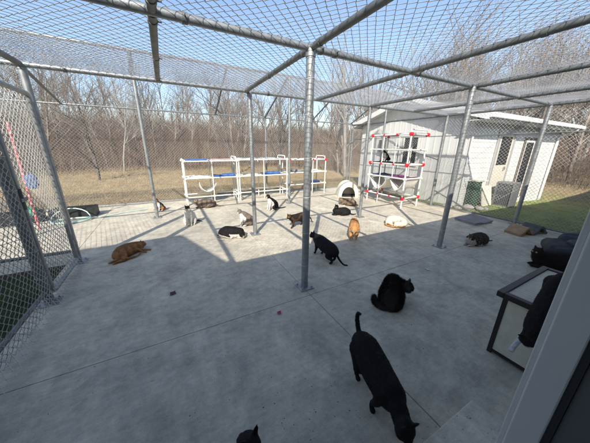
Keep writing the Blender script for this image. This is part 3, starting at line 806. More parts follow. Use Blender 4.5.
while n < 275:
    px_ = rgt.uniform(-260, 760); d = rgt.uniform(24, 52) if n > 22 else rgt.uniform(16.5, 24)
    x, y = polar(px_, d)
    if 6 < x < 15.5 and y < 10.5: continue
    if any((x - a) ** 2 + (y - b_) ** 2 < 1.2 for a, b_ in spots): continue
    spots.append((x, y)); n += 1
    kd = rgt.choice([0, 4, 3, 0, 4, 5, 2, 1] if n > 22 else [0, 4, 3, 4])
    el = rgt.uniform(9, 16.5) if px_ < 310 else (rgt.uniform(11, 25) if px_ < 500 else rgt.uniform(10, 22))
    want = 1.6 + math.hypot(x, y) * math.tan(R(el)) - th(x, y)
    place_tree(kd, x, y, min(1.35, max(.4, want / TREE_H[kd])), rgt.uniform(0, 6), 'leafless grey brown tree in the dense woods behind the cage', 'leafless trees in the woods', None, rgt.uniform(-.08, .08))

# ------------------------------------------------------------------ PVC racks
def fitting(parent, p, m, r=.030, axes=('x', 'y', 'z'), L=.045, name='fitting'):
    b = MB(); p = Vector(p)
    for a in axes:
        d = {'x': Vector((1, 0, 0)), 'y': Vector((0, 1, 0)), 'z': Vector((0, 0, 1))}[a]
        b.tube([p - d * L, p + d * L], r, 12)
    return b.build(name, m, parent, smooth=True)
def rack(loc, sx, sy_, H_, levels, label, group, mids=(), fit=pvc, red_levels=(), rz=0, pr=.021, hoop=None, front_feet=True):
    t = thing('pipe_rack', loc, label, 'rack', group, rz)
    for (x, y) in ((0, 0), (sx, 0), (0, sy_), (sx, sy_)):
        MB().tube([(x, y, 0.002), (x, y, H_)], pr, 12).build('upright', pvc, t, smooth=True)
        for z in levels: fitting(t, (x, y, z), redp if z in red_levels else pvc, pr + (.012 if z in red_levels else .006))
    for x in mids:
        for y in (0, sy_): MB().tube([(x, y, 0.002), (x, y, levels[-1])], pr * .75, 10).build('upright', pvc, t, smooth=True)
        for z in levels: fitting(t, (x, 0, z), redp if z in red_levels else pvc, pr + .007, ('x', 'z'), .03)
    for z in levels:
        for y in (0, sy_): MB().tube([(0, y, z), (sx, y, z)], pr * .92, 10).build('rail', pvc, t, smooth=True)
        for x in (0, sx): MB().tube([(x, 0, z), (x, sy_, z)], pr * .92, 10).build('rail', pvc, t, smooth=True)
    if hoop:
        for x in hoop:
            zt = levels[-1]
            MB().tube([(x, 0, zt), (x, 0, zt + .08), (x, .03, zt + .11), (x, sy_ - .03, zt + .11), (x, sy_, zt + .08), (x, sy_, zt)], pr * .9, 10).build('hoop', pvc, t, smooth=True)
    return t
def hammock(t, x0, x1, sy_, z, m, sag=.05, ny=9, nx=13, seed=0, label=None, roll=.035, y0=0.02, name='hammock'):
    rg = random.Random(seed); g_ = []
    ph = [rg.uniform(0, 6) for _ in range(4)]
    for j in range(ny):
        v = j / (ny - 1); row = []
        for i in range(nx):
            u = i / (nx - 1)
            zz = z + roll - sag * (math.sin(PI * v) ** .8) * (.6 + .4 * math.sin(PI * u)) + .008 * math.sin(u * 9 + ph[0]) * math.sin(v * 7 + ph[1])
            row.append((x0 + (x1 - x0) * u, y0 + (sy_ - 2 * y0) * v + .006 * math.sin(u * 11 + ph[2]), zz))
        g_.append(row)
    o = MB().sheet(g_, .012).build(name, m, t, smooth=True)
    if label: o['label'] = label
    return o
def cushion(name, loc, sx, sy_, sz, m, label, cat='cushion', group=None, rz=0, seed=0):
    rg = random.Random(seed); ph = [rg.uniform(0, 6) for _ in range(6)]
    bm = bmesh.new(); bmesh.ops.create_icosphere(bm, subdivisions=4, radius=1)
    for v_ in bm.verts:
        c_ = v_.co.copy()
        f = lambda a, p=.45: math.copysign(abs(a) ** p, a)
        x, y, z = f(c_.x, .55), f(c_.y, .55), f(c_.z, .8)
        w = 1 + .12 * math.sin(c_.x * 5 + ph[0]) * math.sin(c_.y * 6 + ph[1]) + .07 * math.sin(c_.x * 13 + ph[2] + c_.y * 9)
        v_.co = Vector((x * sx / 2, y * sy_ / 2, z * sz / 2 * w + sz / 2))
    me = bpy.data.meshes.new(name); bm.to_mesh(me); bm.free(); me.materials.append(m)
    me.polygons.foreach_set('use_smooth', [True] * len(me.polygons))
    o = bpy.data.objects.new(name, me); COL.objects.link(o); o.location = loc; o.rotation_euler = (0, 0, rz)
    return tag(o, label, cat, group)

G = 'white pipe racks standing by the fence'
RX = 7.02
r1 = rack((0.40, RX, 0), 1.42, .55, 1.26, (.22, .74, 1.20), 'left white pipe rack with a white sling seat hanging in it', G, (.72,), hoop=(1.40,))
hammock(r1, .08, .66, .55, 1.20, blue_c, seed=1, label='blue hammock'); hammock(r1, .78, 1.36, .55, 1.20, pink_c, seed=2, label='faded pink hammock')
hammock(r1, .08, .66, .55, .74, white_c, seed=3, label='white hammock'); hammock(r1, .78, 1.36, .55, .74, blue_c, seed=4, label='blue hammock')
# sling seat
g_ = []
for j in range(9):
    v = j / 8; row = []
    for i in range(15):
        a = PI * (1.0 + .95 * i / 14)
        row.append((.58 + .22 * math.cos(a), .06 + .42 * v, .60 + .27 * math.sin(a) + .03 * math.cos(2 * PI * v)))
    g_.append(row)
so_ = MB().sheet(g_, .014).build('sling_seat', white_c, r1, smooth=True)
r2 = rack((1.88, RX, 0), 1.58, .55, 1.26, (.25, .74, 1.22), 'middle white pipe rack with a bright blue blanket on its centre shelf', G, (.78,), hoop=(1.50,))
hammock(r2, .08, .7, .55, 1.22, teal_c, seed=5, label='pale grey green hammock'); hammock(r2, .85, 1.4, .55, 1.22, teal_c, seed=6, label='pale grey green hammock')
hammock(r2, .85, 1.5, .55, .74, blue_c, seed=7, label='blue hammock'); hammock(r2, .08, .7, .55, .74, white_c, seed=8, label='white hammock')
r3 = rack((3.56, RX, 0), 1.42, .55, 1.24, (.38, .78, 1.20), 'right white pipe rack with red corner joints on its top', G, (.9,), red_levels=(1.20,), hoop=(1.38,))
hammock(r3, .06, .84, .55, .78, grey_c, seed=9, label='grey hammock'); hammock(r3, .95, 1.36, .55, .38, navy_c, seed=10, label='navy hammock'); hammock(r3, .95, 1.36, .55, .78, white_c, seed=11, label='white hammock')
for k, (x, y, z, sx, sy_, sz, m_, lb_) in enumerate([
    (0.80, RX + .27, 1.205, .48, .36, .045, blue_c, 'folded blue blanket on the top left of the left pipe rack'),
    (1.62 , RX + .27, .745, .40, .36, .07, blue_c, 'crumpled blue blanket on the middle shelf of the left pipe rack'),
    (.72, RX + .27, .745, .40, .34, .04, white_c, 'cream blanket on the middle shelf of the left pipe rack'),
    (1.45, RX + .27, 1.205, .42, .34, .035, pink_c, 'faded pink blanket on the top of the left pipe rack'),
    (3.06, RX + .27, .745, .46, .38, .08, blue_c, 'bright blue blanket on the middle shelf of the centre pipe rack'),
    (3.02, RX + .27, 1.225, .34, .3, .03, teal_c, 'pale grey green blanket on the top of the centre pipe rack'),
    (3.95, RX + .27, .785, .34, .3, .07, grey_c, 'grey blanket on the middle shelf of the right pipe rack'),
    (4.72, RX + .27, .385, .36, .3, .07, navy_c, 'navy blanket on the low shelf of the right pipe rack')]):
    cushion('blanket', (x, y, z), sx, sy_, sz, m_, lb_, 'blanket', 'blankets on the pipe racks', seed=k)

# tall rack by the house side: near corner (5.73,4.19), width in x, length in y
r4 = rack((5.62, 4.22, 0), .66, 1.30, 1.97, (.27, .80, 1.17, 1.56, 1.95), 'tall white pipe rack with red corner joints in front of the house gable', G, (), red_levels=(.27, 1.17, 1.95), pr=.023, hoop=None)
for y in (.43, .87):
    for x in (0,):
        for z in (.27, 1.17, 1.95): fitting(r4, (x, y, z), redp, .03, ('y', 'z'), .028)
    MB().tube([(0, y, .002 if y > .8 else .8), (0, y, 1.95)], .014, 10).build('upright', pvc, r4, smooth=True)
    MB().tube([(.66, y, .27), (.66, y, 1.95)], .014, 10).build('upright', pvc, r4, smooth=True)
MB().tube([(.02, 0, 1.95), (.02, 0, 2.03), (.05, 0, 2.06), (.62, 0, 2.06), (.65, 0, 2.03), (.65, 0, 1.95)], .018, 10).build('hoop', pvc, r4, smooth=True)
def hammock_y(t, y0, y1, w, z, m, sag, seed, label):
    g_ = []; rg = random.Random(seed); ph = rg.uniform(0, 6)
    for j in range(13):
        v = j / 12; row = []
        for i in range(9):
            u = i / 8
            row.append((.03 + (w - .06) * u, y0 + (y1 - y0) * v, z - sag * math.sin(PI * v) ** .9 + .01 * math.sin(5 * u + ph) * math.sin(9 * v)))
        g_.append(row)
    o = MB().sheet(g_, .012).build('hammock', m, t, smooth=True); o['label'] = label
hammock_y(r4, .03, .52, .66, .78, white_c, .30, 1, 'white sling hammock'); hammock_y(r4, .66, 1.27, .66, .72, white_c, .30, 2, 'white sling hammock')
hammock_y(r4, .05, .6, .66, .84, plum_c, .03, 3, 'plum hammock'); hammock_y(r4, .66, 1.25, .66, .84, navy_c, .03, 4, 'navy hammock')
hammock_y(r4, .45, 1.25, .66, 1.21, black_c, .02, 5, 'black shelf cloth'); hammock_y(r4, .45, 1.25, .66, 1.60, grey_c, .03, 6, 'grey hammock'); hammock_y(r4, .05, .42, .66, 1.99, grey_c, .03, 7, 'grey hammock')
hammock_y(r4, .87, 1.25, .66, 1.99, grey_c, .03, 8, 'dark grey hammock')

# igloo shelter
ig = thing('cat_igloo', (5.40, 6.25, 0), 'cream arched plastic pet shelter with dark opening near the back corner', 'pet shelter', rz=R(-28))
b = MB(); nseg = 18
for (ro, ri_, y0, y1) in ((.40, .27, -.30, -.24), (.40, .37, -.24, .28), (.40, 0.01, .28, .31)):
    o0 = len(b.v); pts = []
    for i in range(nseg + 1):
        a = PI * i / nseg
        ex = lambda r: (r * math.cos(a), (r * 1.45) * math.sin(a) ** .9)
        for yy in (y0, y1):
            for r in (ro, ri_):
                X, Z = ex(r); pts.append((X, yy, Z + .004))
    fs = []
    for i in range(nseg):
        a = i * 4; c_ = a + 4
        fs += [(a, c_, c_ + 2, a + 2), (a + 1, a + 3, c_ + 3, c_ + 1), (a, a + 1, c_ + 1, c_), (a + 2, c_ + 2, c_ + 3, a + 3)]
    fs += [(0, 2, 3, 1), (nseg * 4, nseg * 4 + 1, nseg * 4 + 3, nseg * 4 + 2)]
    b.add(pts, fs)
b.build('shell', plastic_cream, ig, smooth=True)
MB().box((-.36, -.22, .004), (.36, .27, .03)).build('floor', plastic_black, ig)

ig.scale = (.85, .85, .88)
# scratching pieces on the right
cw = thing('wave_scratcher', (6.2, 1.72, 0), 'wavy brown cardboard scratcher on the concrete near the right fence', 'cat scratcher', rz=R(-14))
def wave_sheet(x0, x1, w, amp, th_, m, nm_, par):
    g_ = []
    for j in range(3):
        row = []
        for i in range(25):
            u = i / 24; x = x0 + (x1 - x0) * u
            row.append((x, -w / 2 + w * j / 2, .045 + amp * (.5 - .5 * math.cos(2 * PI * (x + .36) / .36))))
        g_.append(row)
    return MB().sheet(g_, th_).build(nm_, m, par, smooth=True)
wave_sheet(-.36, 0, .30, .13, .04, card_m, 'ramp', cw)
wave_sheet(0.001, .36, .30, .13, .04, card_d, 'carpet_top', cw)
mt = thing('folded_mat', (6.1, 2.62, 0), 'flat grey folded mat beside the right fence', 'mat', rz=R(-8))
MB().sheet([[(-.3 + .6 * i / 8, -.24 + .48 * j / 6, .05 + .012 * math.sin(i) + .05 * (j / 6) * (i / 8)) for i in range(9)] for j in range(7)], .02).build('mat', mat('grey mat', (.20, .20, .205), .9, var=.15, bump=.3), mt, smooth=True)
MB().box((-.29, -.23, .001), (.29, .23, .03)).build('base', mat('grey mat base', (.30, .30, .29), .8, var=.15), mt, bevel=.008)

# pet house box
ph_ = thing('pet_house', (2.15, 0.315, 0), 'dark trimmed pet house with flat ribbed beige top at the lower right', 'pet house')
PX, PY, PH = .80, .285, .525
b = MB()
for (x, y) in ((0, 0), (0, PY - .03), (PX - .03, 0), (PX - .03, PY - .03)): b.box((x, y, .002), (x + .03, y + .03, PH))
b.each('corner_post', dark_brown, ph_, bevel=.003)
b = MB(); b.box((.004, .03, .02), (.018, PY - .03, .045)); b.box((.03, .004, .02), (PX - .03, .018, .045)); b.each('bottom_trim', dark_brown, ph_)
b = MB(); b.box((.008, .0305, .045), (.02, PY - .0305, PH - .004)); b.box((.0305, .008, .045), (PX - .0305, .02, PH - .004)); b.box((PX - .02, .0305, .03), (PX - .008, PY - .0305, PH - .004)); b.box((.0305, PY - .02, .03), (PX - .0305, PY - .008, PH - .004))
b.each('side_panel', beige_slat, ph_)
b = MB(); ov = .035; t0, t1 = PH, PH + .045; e = .045
b.box((-ov, -ov, t0), (PX + ov, -ov + e, t1)); b.box((-ov, PY + ov - e, t0), (PX + ov, PY + ov, t1)); b.box((-ov, -ov + e + .0005, t0 + .0005), (-ov + e, PY + ov - e - .0005, t1 - .0005)); b.box((PX + ov - e, -ov + e + .0005, t0 + .0005), (PX + ov, PY + ov - e - .0005, t1 - .0005))
b.build('roof_frame', dark_brown, ph_, bevel=.003)
b = MB(); x = -ov + e + .002
b.box((x, -ov + e + .002, t0 + .006), (PX + ov - e - .002, PY + ov - e - .002, t1 - .018))
y_end = PY + ov - e - .002; y = -ov + e + .002
nb = 22; wx = (PX + 2 * ov - 2 * e - .004) / nb
for k in range(nb):
    xx = x + k * wx
    b.box((xx + .002, y, t1 - .0175), (xx + wx - .002, y_end, t1 - .012))
b.build('roof_panel', beige_slat, ph_)

# dark cushions at right edge
cushion('pet_bed', (5.42, 1.0, 0.002), .72, .5, .19, black_c, 'crumpled black pet bed behind the resting dark cat at the right', 'pet bed', rz=.4, seed=31)
cushion('pet_bed', (5.95, .92, 0.002), .6, .5, .27, mat('blue black quilt', (.016, .022, .036), .6, var=.5, scale=10, bump=.6, bscale=20), 'taller blue black quilted bed next to the right fence', 'pet bed', rz=-.2, seed=32)
cushion('pet_bed', (5.45, .82, .15), .35, .28, .12, mat('blue black quilt', (.016, .022, .036)), 'small navy pillow lying on the crumpled black pet bed', 'pillow', rz=.9, seed=33)

# left side clutter beyond the gate
for k, (x, y, sx, sy_) in enumerate([(-2.0, 7.0, .8, .35), (-3.0, 6.9, .95, .4)]):
    t = thing('planter_tray', (x, y, 0), ('low black tray beside the coiled hose near the back left' if k == 0 else 'long black tray farther left behind the gate'), 'tray', 'black trays along the back left', rz=.12 * k)
    b = MB(); h_ = .22
    b.box((-sx / 2, -sy_ / 2, .002), (sx / 2, sy_ / 2, .03)); b.box((-sx / 2, -sy_ / 2, .0305), (sx / 2, -sy_ / 2 + .02, h_)); b.box((-sx / 2, sy_ / 2 - .02, .0305), (sx / 2, sy_ / 2, h_)); b.box((-sx / 2, -sy_ / 2 + .0205, .0305), (-sx / 2 + .02, sy_ / 2 - .0205, h_)); b.box((sx / 2 - .02, -sy_ / 2 + .0205, .0305), (sx / 2, sy_ / 2 - .0205, h_))
    b.build('tray', plastic_black, t)
tag(MB().tube([(-2.62, 6.78, .17), (-2.60, 6.8, .34)], .07, 12).build('bucket', plastic_green), 'small green tub beside the black tray', 'tub')
hp = []
for i in range(60):
    a = i * .33; rr = .30 + .01 * math.sin(i)
    hp.append((-1.98 + rr * 1.1 * math.cos(a), 6.55 + rr * .6 * math.sin(a), .02 + .009 * (i // 19) + (.24 * max(0, math.sin(a)) if i < 19 else 0)))
hp += [(-1.5, 6.6, .015), (-1.1, 6.9, .015), (-.6, 7.05, .015)]
tag(MB().tube(hp, .012, 8).build('garden_hose', hose_m, smooth=True), 'pale green garden hose looped over the black tray', 'hose')
pp = MB(); pp.tube([(0, 0, 0), (0, 0, 1.95)], .022, 12)
po = pp.build('striped_pole', striped('red and white stripes', (.6, .10, .12), (.62, .34, .34), 4)); po.location = (-2.37, 6.2, .015); po.rotation_euler = (0, R(1.5), 0)
tag(po, 'red and pale pink striped pole standing beyond the gate', 'pole')
cushion('cloth_bundle', (-2.27, 6.22, .80), .17, .12, .26, mat('sky blue cloth', (.10, .16, .33), .8, var=.3), 'blue cloth bundle hung on the striped pole beyond the gate', 'cloth', seed=40)
# ------------------------------------------------------------------ litter
def leaf(x, y, s, m, label, seed):
    rg = random.Random(seed); g_ = []
    for j in range(5):
        row = []
        for i in range(5):
            u, v = i / 4 - .5, j / 4 - .5
            wdt = math.sqrt(max(.02, 1 - (2 * v) ** 2))
            row.append(((u * s * wdt) * (1 + .5 * math.sin(9 * v + seed)), v * s * 1.5 + .2 * s * math.sin(7 * u + seed), .006 + s * .5 * (u * u) + .25 * s * rg.random() * abs(v)))
        g_.append(row)
    o = MB().sheet(g_, .0012).build('leaf', m); o.location = (x, y, .001); o.rotation_euler = (0, 0, rg.uniform(0, 6))
    return tag(o, label, 'leaf')
leaf(-.13, 2.65, .055, leaf_m, 'curled dark dry leaf alone on the shaded concrete at left', 1)
leaf(.81, 1.81, .035, red_leaf, 'small red leaf on the shaded concrete before the centre post', 2)
leaf(2.99, 1.68, .035, mat('white scrap', (.6, .6, .58), .8), 'small white scrap on the concrete behind the fluffy black cat', 3)
rgd = np.random.default_rng(77)
cl = [(.45, 1.0, .28, 40), (1.5, 1.1, .3, 60), (1.9, 1.0, .35, 50), (3.4, 1.4, .4, 50), (2.4, 1.8, .4, 35), (.9, .8, .2, 30), (2.0, 3, 2.2, 130), (.4, 1.2, .5, 30), (.6, 2.0, .6, 25), (4.6, 2.3, .6, 50)]
vs = []; fs = []
bm = bmesh.new(); bmesh.ops.create_icosphere(bm, subdivisions=1, radius=1); iv = np.array([v_.co for v_ in bm.verts]); bm.verts.index_update(); ifc = np.array([[v_.index for v_ in f_.verts] for f_ in bm.faces]); bm.free()
VV = []; FF = []; c0 = 0
for (x, y, s, n_) in cl:
    for _ in range(n_):
        p = np.array([x + rgd.normal(0, s), y + rgd.normal(0, s), .0015]); r_s = min(.003, abs(rgd.normal(.0007, .0009)) + .0007)
        if p[1] < .45 or p[1] > 7.4 or p[0] > 6.5 or p[0] < -1.1: continue
        VV.append(iv * r_s * np.array([rgd.uniform(.7, 1.8), rgd.uniform(.7, 1.6), .5]) + p); FF.append(ifc + c0); c0 += len(iv)
deb = np_mesh('floor_crumbs', np.concatenate(VV), np.concatenate(FF), mat('dark crumbs', (.04, .033, .028), .9)); deb['kind'] = 'stuff'; deb['label'] = 'dark crumbs and grit scattered over the concrete'; deb['category'] = 'debris'

# ------------------------------------------------------------------ cats
_bm = bmesh.new(); bmesh.ops.create_icosphere(_bm, subdivisions=2, radius=1)
_bm.verts.index_update()
IV = np.array([v_.co for v_ in _bm.verts]); IF = [[v_.index for v_ in f_.verts] for f_ in _bm.faces]; _bm.free()

class Prims:
    def __init__(s): s.p = []; s.cones = []
    def ball(s, c, r, tg, t=0.0, sc=(1, 1, 1)): s.p.append((np.array(c, float), float(r), tg, t, np.array(sc, float)))
    def chain(s, pts, tg, sc=(1, 1, 1), t0=0, t1=1):
        # Catmull-Rom through the joints, densely filled with balls
        P = [np.array(q, float) for q in pts]; n = len(P)
        for i in range(n - 1):
            p0 = P[max(i - 1, 0)]; p1 = P[i]; p2 = P[i + 1]; p3 = P[min(i + 2, n - 1)]
            L = np.linalg.norm(p2[:3] - p1[:3]); st = max(2, int(L / (0.35 * min(p1[3], p2[3]) + 1e-4)) + 1)
            for k in range(st + (i == n - 2)):
                t = k / st
                q = .5 * ((2 * p1) + (-p0 + p2) * t + (2 * p0 - 5 * p1 + 4 * p2 - p3) * t * t + (-p0 + 3 * p1 - 3 * p2 + p3) * t ** 3)
                q[3] = p1[3] + (p2[3] - p1[3]) * t
                s.ball(q[:3], q[3], tg, t0 + (t1 - t0) * (i + t) / (n - 1), sc)

def head_prims(P, c, yaw, pitch, roll=0, s=1.0, fluffy=0):
    M = Matrix.Rotation(yaw, 3, 'Z') @ Matrix.Rotation(-pitch, 3, 'Y') @ Matrix.Rotation(roll, 3, 'X')
    c = Vector(c)
    def L(x, y, z): return c + M @ Vector((x * s, y * s, z * s))
    P.ball(L(0, 0, 0), .046 * s, 'head', .2, (1, .98, .94)); P.ball(L(-.012, 0, .004), .044 * s, 'head', 0)
    for sd in (-1, 1):
        P.ball(L(.012, .022 * sd, -.012), .028 * s, 'head', .5)
        P.ball(L(.040, .0095 * sd, -.017), .0155 * s, 'muzzle', .5)
        base = L(-.004, .026 * sd, .030); tip = L(-.006, .042 * sd, .083)
        P.cones.append((base, tip, M @ Vector((1, 0, 0)), .021 * s))
    P.ball(L(.030, 0, -.002), .020 * s, 'head', .8); P.ball(L(.044, 0, -.007), .012 * s, 'muzzle', 1)
    P.ball(L(.034, 0, -.028), .014 * s, 'muzzle', 0)
    eyes = [(L(.0375, .0185 * sd, .006), M @ Vector((1, .35 * sd, .1))) for sd in (-1, 1)]
    nose = (L(.056, 0, -.008), M)
    return eyes, nose, M

def pose_prims(pose, o):
    P = Prims(); g_ = o.get
    fat = g_('fat', 1.0)
    hy, hp_ = g_('hyaw', 0), g_('hpitch', -.1)
    sc = (1, .95, 1)
    def B(*q): return [(x, y, z, r * fat) for x, y, z, r in q]
    if pose == 'stand':
        cr = g_('crouch', 0)      # 0 tall .. .08 low rear
        P.chain(B((-.205, 0, .215 - cr, .056), (-.14, 0, .228 - cr, .071), (-.03, 0, .212 - cr * .5, .076), (.08, 0, .212, .070), (.155, 0, .225, .060)), 'torso', sc)
        hc = g_('head', (.275, 0, .285))
        P.chain([(.15, 0, .232, .055), ((.15 + hc[0]) / 2, hc[1] / 2, (.235 + hc[2]) / 2 + .01, .046), (hc[0] - .02, hc[1], hc[2], .042)], 'neck')
        st = g_('stride', .05)
        for sd in (-1, 1):
            f = st * sd
            if g_('reach'):
                P.chain([(.13, .036 * sd, .19, .040), (.19, .042 * sd, .13, .024), (.29, .055 * sd, .135, .018), (.38 + .03 * sd, .06 * sd, .15, .016)], 'fleg'); P.ball((.395 + .03 * sd, .06 * sd, .15), .019, 'paw', 1)
            else: P.chain([(.13, .036 * sd, .20, .042), (.125 + f * .3, .043 * sd, .115, .025), (.125 + f * .9, .043 * sd, .055, .0155), (.13 + f, .043 * sd, .022, .0145)], 'fleg')
            if not g_('reach'): P.ball((.143 + f, .043 * sd, .015), .0175, 'paw', 1, (1.25, 1, .85))
            f = -st * sd
            P.chain([(-.175, .040 * sd, .20 - cr, .056), (-.135 + f * .5, .052 * sd, .125 - cr * .7, .038), (-.205 + f * .8, .048 * sd, .075, .0185), (-.195 + f, .047 * sd, .025, .0145)], 'hleg')
            P.ball((-.175 + f, .047 * sd, .015), .0175, 'paw', 1, (1.3, 1, .85))
        tl = g_('tail', [(-.24, 0, .235 - cr), (-.31, 0, .19), (-.365, 0, .13), (-.40, 0, .06), (-.44, 0, .04)])
    elif pose == 'sit':
        P.chain(B((-.095, 0, .085, .085), (-.075, 0, .13, .088), (-.02, 0, .195, .072), (.03, 0, .245, .056)), 'torso', sc)
        P.ball((.035, 0, .19), .052 * fat, 'torso', .9)
        hc = g_('head', (.09, 0, .335))
        P.chain([(.03, 0, .25, .052), ((.04 + hc[0]) / 2, hc[1] / 2, (.26 + hc[2]) / 2, .045), (hc[0] - .01, hc[1], hc[2] - .02, .040)], 'neck')
        for sd in (-1, 1):
            P.chain([(.035, .034 * sd, .20, .035), (.062, .036 * sd, .12, .023), (.072, .032 * sd, .05, .016), (.075, .032 * sd, .022, .015)], 'fleg')
            P.ball((.09, .032 * sd, .015), .018, 'paw', 1, (1.25, 1, .85))
            P.chain([(-.10, .062 * sd, .075, .060), (-.03, .078 * sd, .080, .046), (.0, .082 * sd, .035, .024)], 'hleg')
            P.ball((.03, .075 * sd, .015), .018, 'paw', 1, (1.5, 1, .85))
        tl = g_('tail', [(-.165, 0, .035), (-.21, -.07, .022), (-.17, -.15, .02), (-.08, -.19, .02), (0, -.19, .02)])
    elif pose == 'loaf':
        P.chain(B((-.165, 0, .078, .070), (-.09, 0, .098, .088), (.02, 0, .095, .085), (.11, 0, .10, .070), (.15, 0, .115, .055)), 'torso', sc)
        hc = g_('head', (.205, 0, .165))
        P.chain([(.13, 0, .12, .056), ((.14 + hc[0]) / 2, hc[1] / 2, (.13 + hc[2]) / 2, .048), (hc[0] - .015, hc[1], hc[2] - .01, .041)], 'neck')
        for sd in (-1, 1):
            P.chain([(.09, .045 * sd, .07, .038), (.12, .048 * sd, .025, .022), (.19, .034 * sd, .018, .017)], 'fleg'); P.ball((.205, .033 * sd, .015), .018, 'paw', 1, (1.2, 1, .85))
            P.chain([(-.13, .055 * sd, .075, .062), (-.06, .075 * sd, .055, .045), (-.03, .08 * sd, .022, .022)], 'hleg'); P.ball((.0, .078 * sd, .015), .018, 'paw', 1, (1.5, 1, .85))
        tl = g_('tail', [(-.22, 0, .05), (-.26, -.06, .022), (-.22, -.13, .02), (-.12, -.16, .02), (-.02, -.15, .02)])
    elif pose == 'curl':
        R0 = .125; arc = []
        for k in range(7):
            a = R(200 - 40 * k); rr = [.066, .082, .086, .083, .075, .064, .05][k]
            arc.append((R0 * math.cos(a), R0 * .95 * math.sin(a), rr * .92, rr * fat))
        P.chain(arc, 'torso', (1, 1, .95))
        a = R(-62); hc = g_('head', (R0 * 1.15 * math.cos(a) - .03, R0 * 1.1 * math.sin(a), .055))
        P.chain([(R0 * math.cos(R(-38)), R0 * math.sin(R(-38)), .06, .05), (hc[0], hc[1], hc[2], .042)], 'neck')
        P.chain([(R0 * math.cos(R(-20)), -.03, .04, .03), (.03, -.09, .02, .018), (-.02, -.12, .017, .015)], 'fleg'); P.ball((-.035, -.125, .016), .017, 'paw', 1)
        P.chain([(-.10, -.05, .05, .052), (-.05, -.10, .03, .03), (-.0, -.12, .018, .018)], 'hleg'); P.ball((.015, -.12, .016), .017, 'paw', 1)
        tl = g_('tail', [(-.15, -.06, .04), (-.14, -.13, .022), (-.07, -.17, .02), (.02, -.18, .02)])
    elif pose == 'side':
        P.chain(B((-.19, 0, .062, .062), (-.11, .012, .078, .078), (0, .02, .075, .076), (.10, .01, .07, .066), (.155, 0, .072, .052)), 'torso', (1, 1.05, .92))
        hc = g_('head', (.225, .0, .075))
        P.chain([(.14, 0, .075, .05), (hc[0] - .015, hc[1], hc[2] - .005, .040)], 'neck')
        P.chain([(.10, -.03, .05, .036), (.13, -.10, .03, .021), (.17, -.17, .018, .014)], 'fleg'); P.ball((.18, -.185, .016), .016, 'paw', 1, (1.2, 1.2, .85))
        P.chain([(.08, -.03, .06, .034), (.06, -.11, .045, .02), (.08, -.18, .02, .014)], 'fleg'); P.ball((.085, -.195, .016), .016, 'paw', 1, (1.2, 1.2, .85))
        for (ey, ez) in ((-.035, .018), (-.11, .018)):
            P.chain([(-.16, -.03, .055, .055), (-.215, ey - .02, .035, .036), (-.29, ey, .022, .018), (-.345, ey + .02, ez, .014)], 'hleg'); P.ball((-.36, ey + .022, .016), .016, 'paw', 1, (1.3, 1, .85))
        tl = g_('tail', [(-.23, .04, .03), (-.27, .10, .022), (-.2, .17, .02), (-.1, .2, .02)])
    if tl:
        tr = g_('tailr', .0155)
        pts = [(x, y, z, tr * (1.15 - .5 * i / (len(tl) - 1))) for i, (x, y, z) in enumerate(tl)]
        P.chain(pts, 'tail')
    eyes, nose, M = head_prims(P, hc, hy, hp_, g_('hroll', 0), g_('hs', 1.0))
    return P, eyes, nose, M

def hsh(P, f, ph): return np.sin(P[:, 0] * f + ph) * np.sin(P[:, 1] * f * 1.13 + ph * 2) * np.sin(P[:, 2] * f * .91 + ph * 3)

